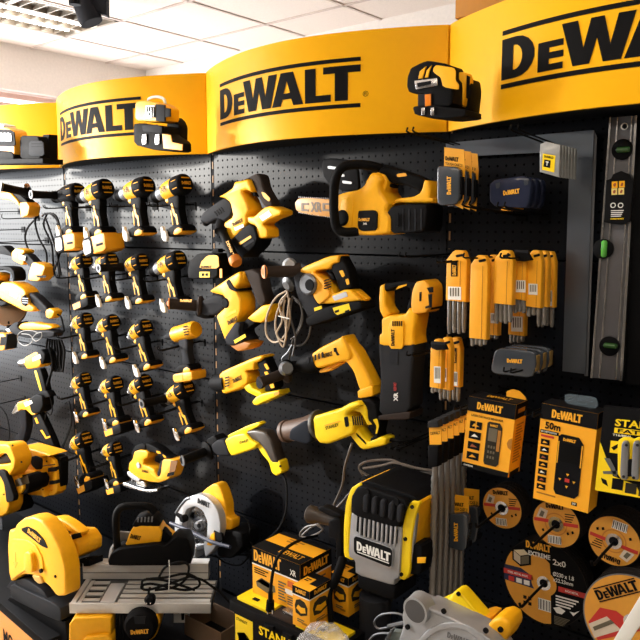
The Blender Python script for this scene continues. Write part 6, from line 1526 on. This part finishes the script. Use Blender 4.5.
def paint_small(photo='left', ring=True):
    def f(d, R):
        d.ring(.0, .97, 0, 360, wamb, 'label_field', .0004, 56)
        band(d, R, -.92, -.30, .02, .16, INKR); band(d, R, .32, .92, -.02, .12, INKR)
        d.poly([(-.82, .20), (-.62, .62), (-.30, .52), (-.42, .18)], mat('print_pale', (205, 190, 170), .6), 'label_picture', .001)
        d.poly([(-.70, .26), (-.58, .50), (-.44, .44), (-.54, .22)], MATS['print_grey'], 'label_picture', .0014)
        d.logo(-.38, .84, .78, .20); d.bars(-.38, -.50, .56, .34)
        for k in range(4): band(d, R, .40, .82-.05*k, .50-.1*k, .46-.1*k, INK, .0012)
        for k in range(2): d.ring(.04, .07, 0, 360, INK, 'icon', .0012, 10) if k > 5 else None
        for u, v in ((.42, -.30), (.62, -.22), (-.62, -.30)): d.poly([(u, v), (u+.08, v+.05), (u+.12, v-.05), (u+.04, v-.1)], INK, 'icon', .0012)
        if ring: d.ring(.42, .47, 0, 360, mat('ochre_ring', (190, 120, 36), .5), 'raised_ring', .001, 40)
    return f
wheel('front small amber cutting disc in the middle row, nearest the bit cases', 502, 508, .12, .0565, 8, paint_small(ring=False), stack=4, gap=.014, group='small amber wheel stack by the bit cases', hookl='small amber disc nearest the bit cases')
wheel('front amber grinding disc with pale hub ring below the 50m box', 556, 524, .16, .0605, 6, paint_small(), stack=4, gap=.016, group='amber wheel stack below the 50m box', hookl='amber disc below the 50m box')
wheel('front amber grinding disc turned upside down at the right edge', 614, 541, .16, .0610, 172, paint_small(), stack=5, gap=.016, group='upside down wheel stack at the right edge', hookl='upside-down amber disc at the right edge')
def paint_big(d, R):
    d.ring(0, .985, 0, 360, INK, 'label_field', .0004, 64)
    pts = [(.16, -.96*.97)]+[(.97*math.cos(math.radians(a)), .97*math.sin(math.radians(a))) for a in range(279-9, 140, -6)]+[(-.20, .62), (.02, .60), (.14, .5), (.16, .25), (.10, .0), (.16, -.2)]
    d.poly(pts, wamb, 'amber_field', .0008)
    d.poly([(-.96, .22), (-.55, .22), (-.30, .10), (-.20, -.20), (-.98, -.16)], mat('print_navy', (36, 38, 74), .5), 'label_print', .0011)
    d.poly([(-.985, .12), (-.28, .12), (-.24, -.0), (-.985, -.0)], INKR, 'red_band', .0014); d.poly([(.34, .02), (.97, .02), (.97, -.10), (.34, -.10)], INKR, 'red_band', .0014)
    d.text('STEEL METAL INOX', -.88, .085, .50, .05, INKW, .0022); d.text('INOX METAL', .5, -.015, .3, .05, INKW, .0022)
    d.ring(.0, .30, 0, 360, wamb, 'hub_field', .0016, 36)
    d.poly([(-.76, .66), (-.46, .74), (-.30, .62), (-.30, .36), (-.56, .26), (-.76, .38)], INK, 'picture_frame', .0016); d.poly([(-.72, .62), (-.47, .69), (-.35, .60), (-.56, .52)], mat('print_bone', (220, 205, 175), .6), 'picture', .002); d.poly([(-.72, .60), (-.56, .50), (-.56, .31), (-.72, .40)], MATS['print_pale'], 'picture', .002); d.poly([(-.54, .50), (-.35, .58), (-.35, .38), (-.54, .31)], MATS['print_grey'], 'picture', .002)
    d.logo(-.42, .93, .60, .17, INKY, .002); d.text('EXTREME', -.36, .70, .52, .11, INKW, .002, .03); d.text('2x0', .22, .64, .30, .14, INKW, .002, .02)
    d.text('\u00d8230 x 1.8', .22, .34, .48, .10, INKW, .002); d.text('x22.23mm', .22, .20, .46, .09, INKW, .002)
    for k in range(4): band(d, R, .28, .80-.06*k, -.20-.07*k, -.235-.07*k, INKW, .002)
    for k in range(3): d.poly([(-.86+.19*k, -.04-.0), (-.72+.19*k, -.04), (-.72+.19*k, -.15), (-.86+.19*k, -.15)], [INKR, INKW, INKW][k], 'icon', .0022)
    for k in range(4): d.ring(0, .05, 0, 360, INK, 'icon', .002, 8) if 0 else d.poly([(-.50+.12*(k % 2), -.42-.13*(k//2)), (-.42+.12*(k % 2), -.42-.13*(k//2)), (-.42+.12*(k % 2), -.50-.13*(k//2)), (-.50+.12*(k % 2), -.50-.13*(k//2))], INK, 'icon', .002)
    d.bars(-.14, -.38, .30, .28, INK, .0022)
    for k in range(6): band(d, R, .24, .60-.03*k, -.70-.035*k, -.72-.035*k, MATS['print_grey'], .002)
    d.poly([(.22, -.52), (.36, -.46), (.50, -.52), (.42, -.62), (.30, -.62)], INKW, 'icon', .002); d.poly([(.60, -.50), (.68, -.58), (.82, -.42), (.70, -.50)], INKW, 'icon', .002)
wheel('front big black and amber cutting disc with stone picture', 544, 583, .10, .1140, 3, paint_big, stack=4, gap=.012, group='big cutting disc stack', hookl='big black and amber cutting disc')
def paint_corner(d, R):
    d.ring(0, .97, 0, 360, wamb, 'label_field', .0004, 64); d.ring(.97, 1.0, 0, 360, GRY, 'rim', .0004, 64)
    d.logo(-.45, .82, .95, .30, bars=True); d.poly([(-.9, .20), (-.5, .42), (-.2, .28), (.1, -.2), (-.9, -.2)], INKR, 'label_print', .001)
    d.poly([(-.92, .16), (-.45, .22), (-.30, -.1), (-.94, -.14)], MATS['print_pale'], 'picture', .0015); d.poly([(-.86, .08), (-.40, .14), (-.36, .06), (-.86, 0)], MATS['print_grey'], 'picture', .002)
wheel('front large amber disc tilted in the bottom right corner', 632, 622, .20, .1120, 32, paint_corner, stack=4, gap=.018, group='corner disc stack', hookl='large tilted corner disc')
t = th('white_rod', 'plain white square rod leaning across the bottom right corner', 'rod', (0, 0, 1), (630, 620), .52)
tr('rod', t, (0, 0, 1), [(660, 563), (672, 575), (612, 670), (597, 668)], .52, .005, WHT, .001, 0)
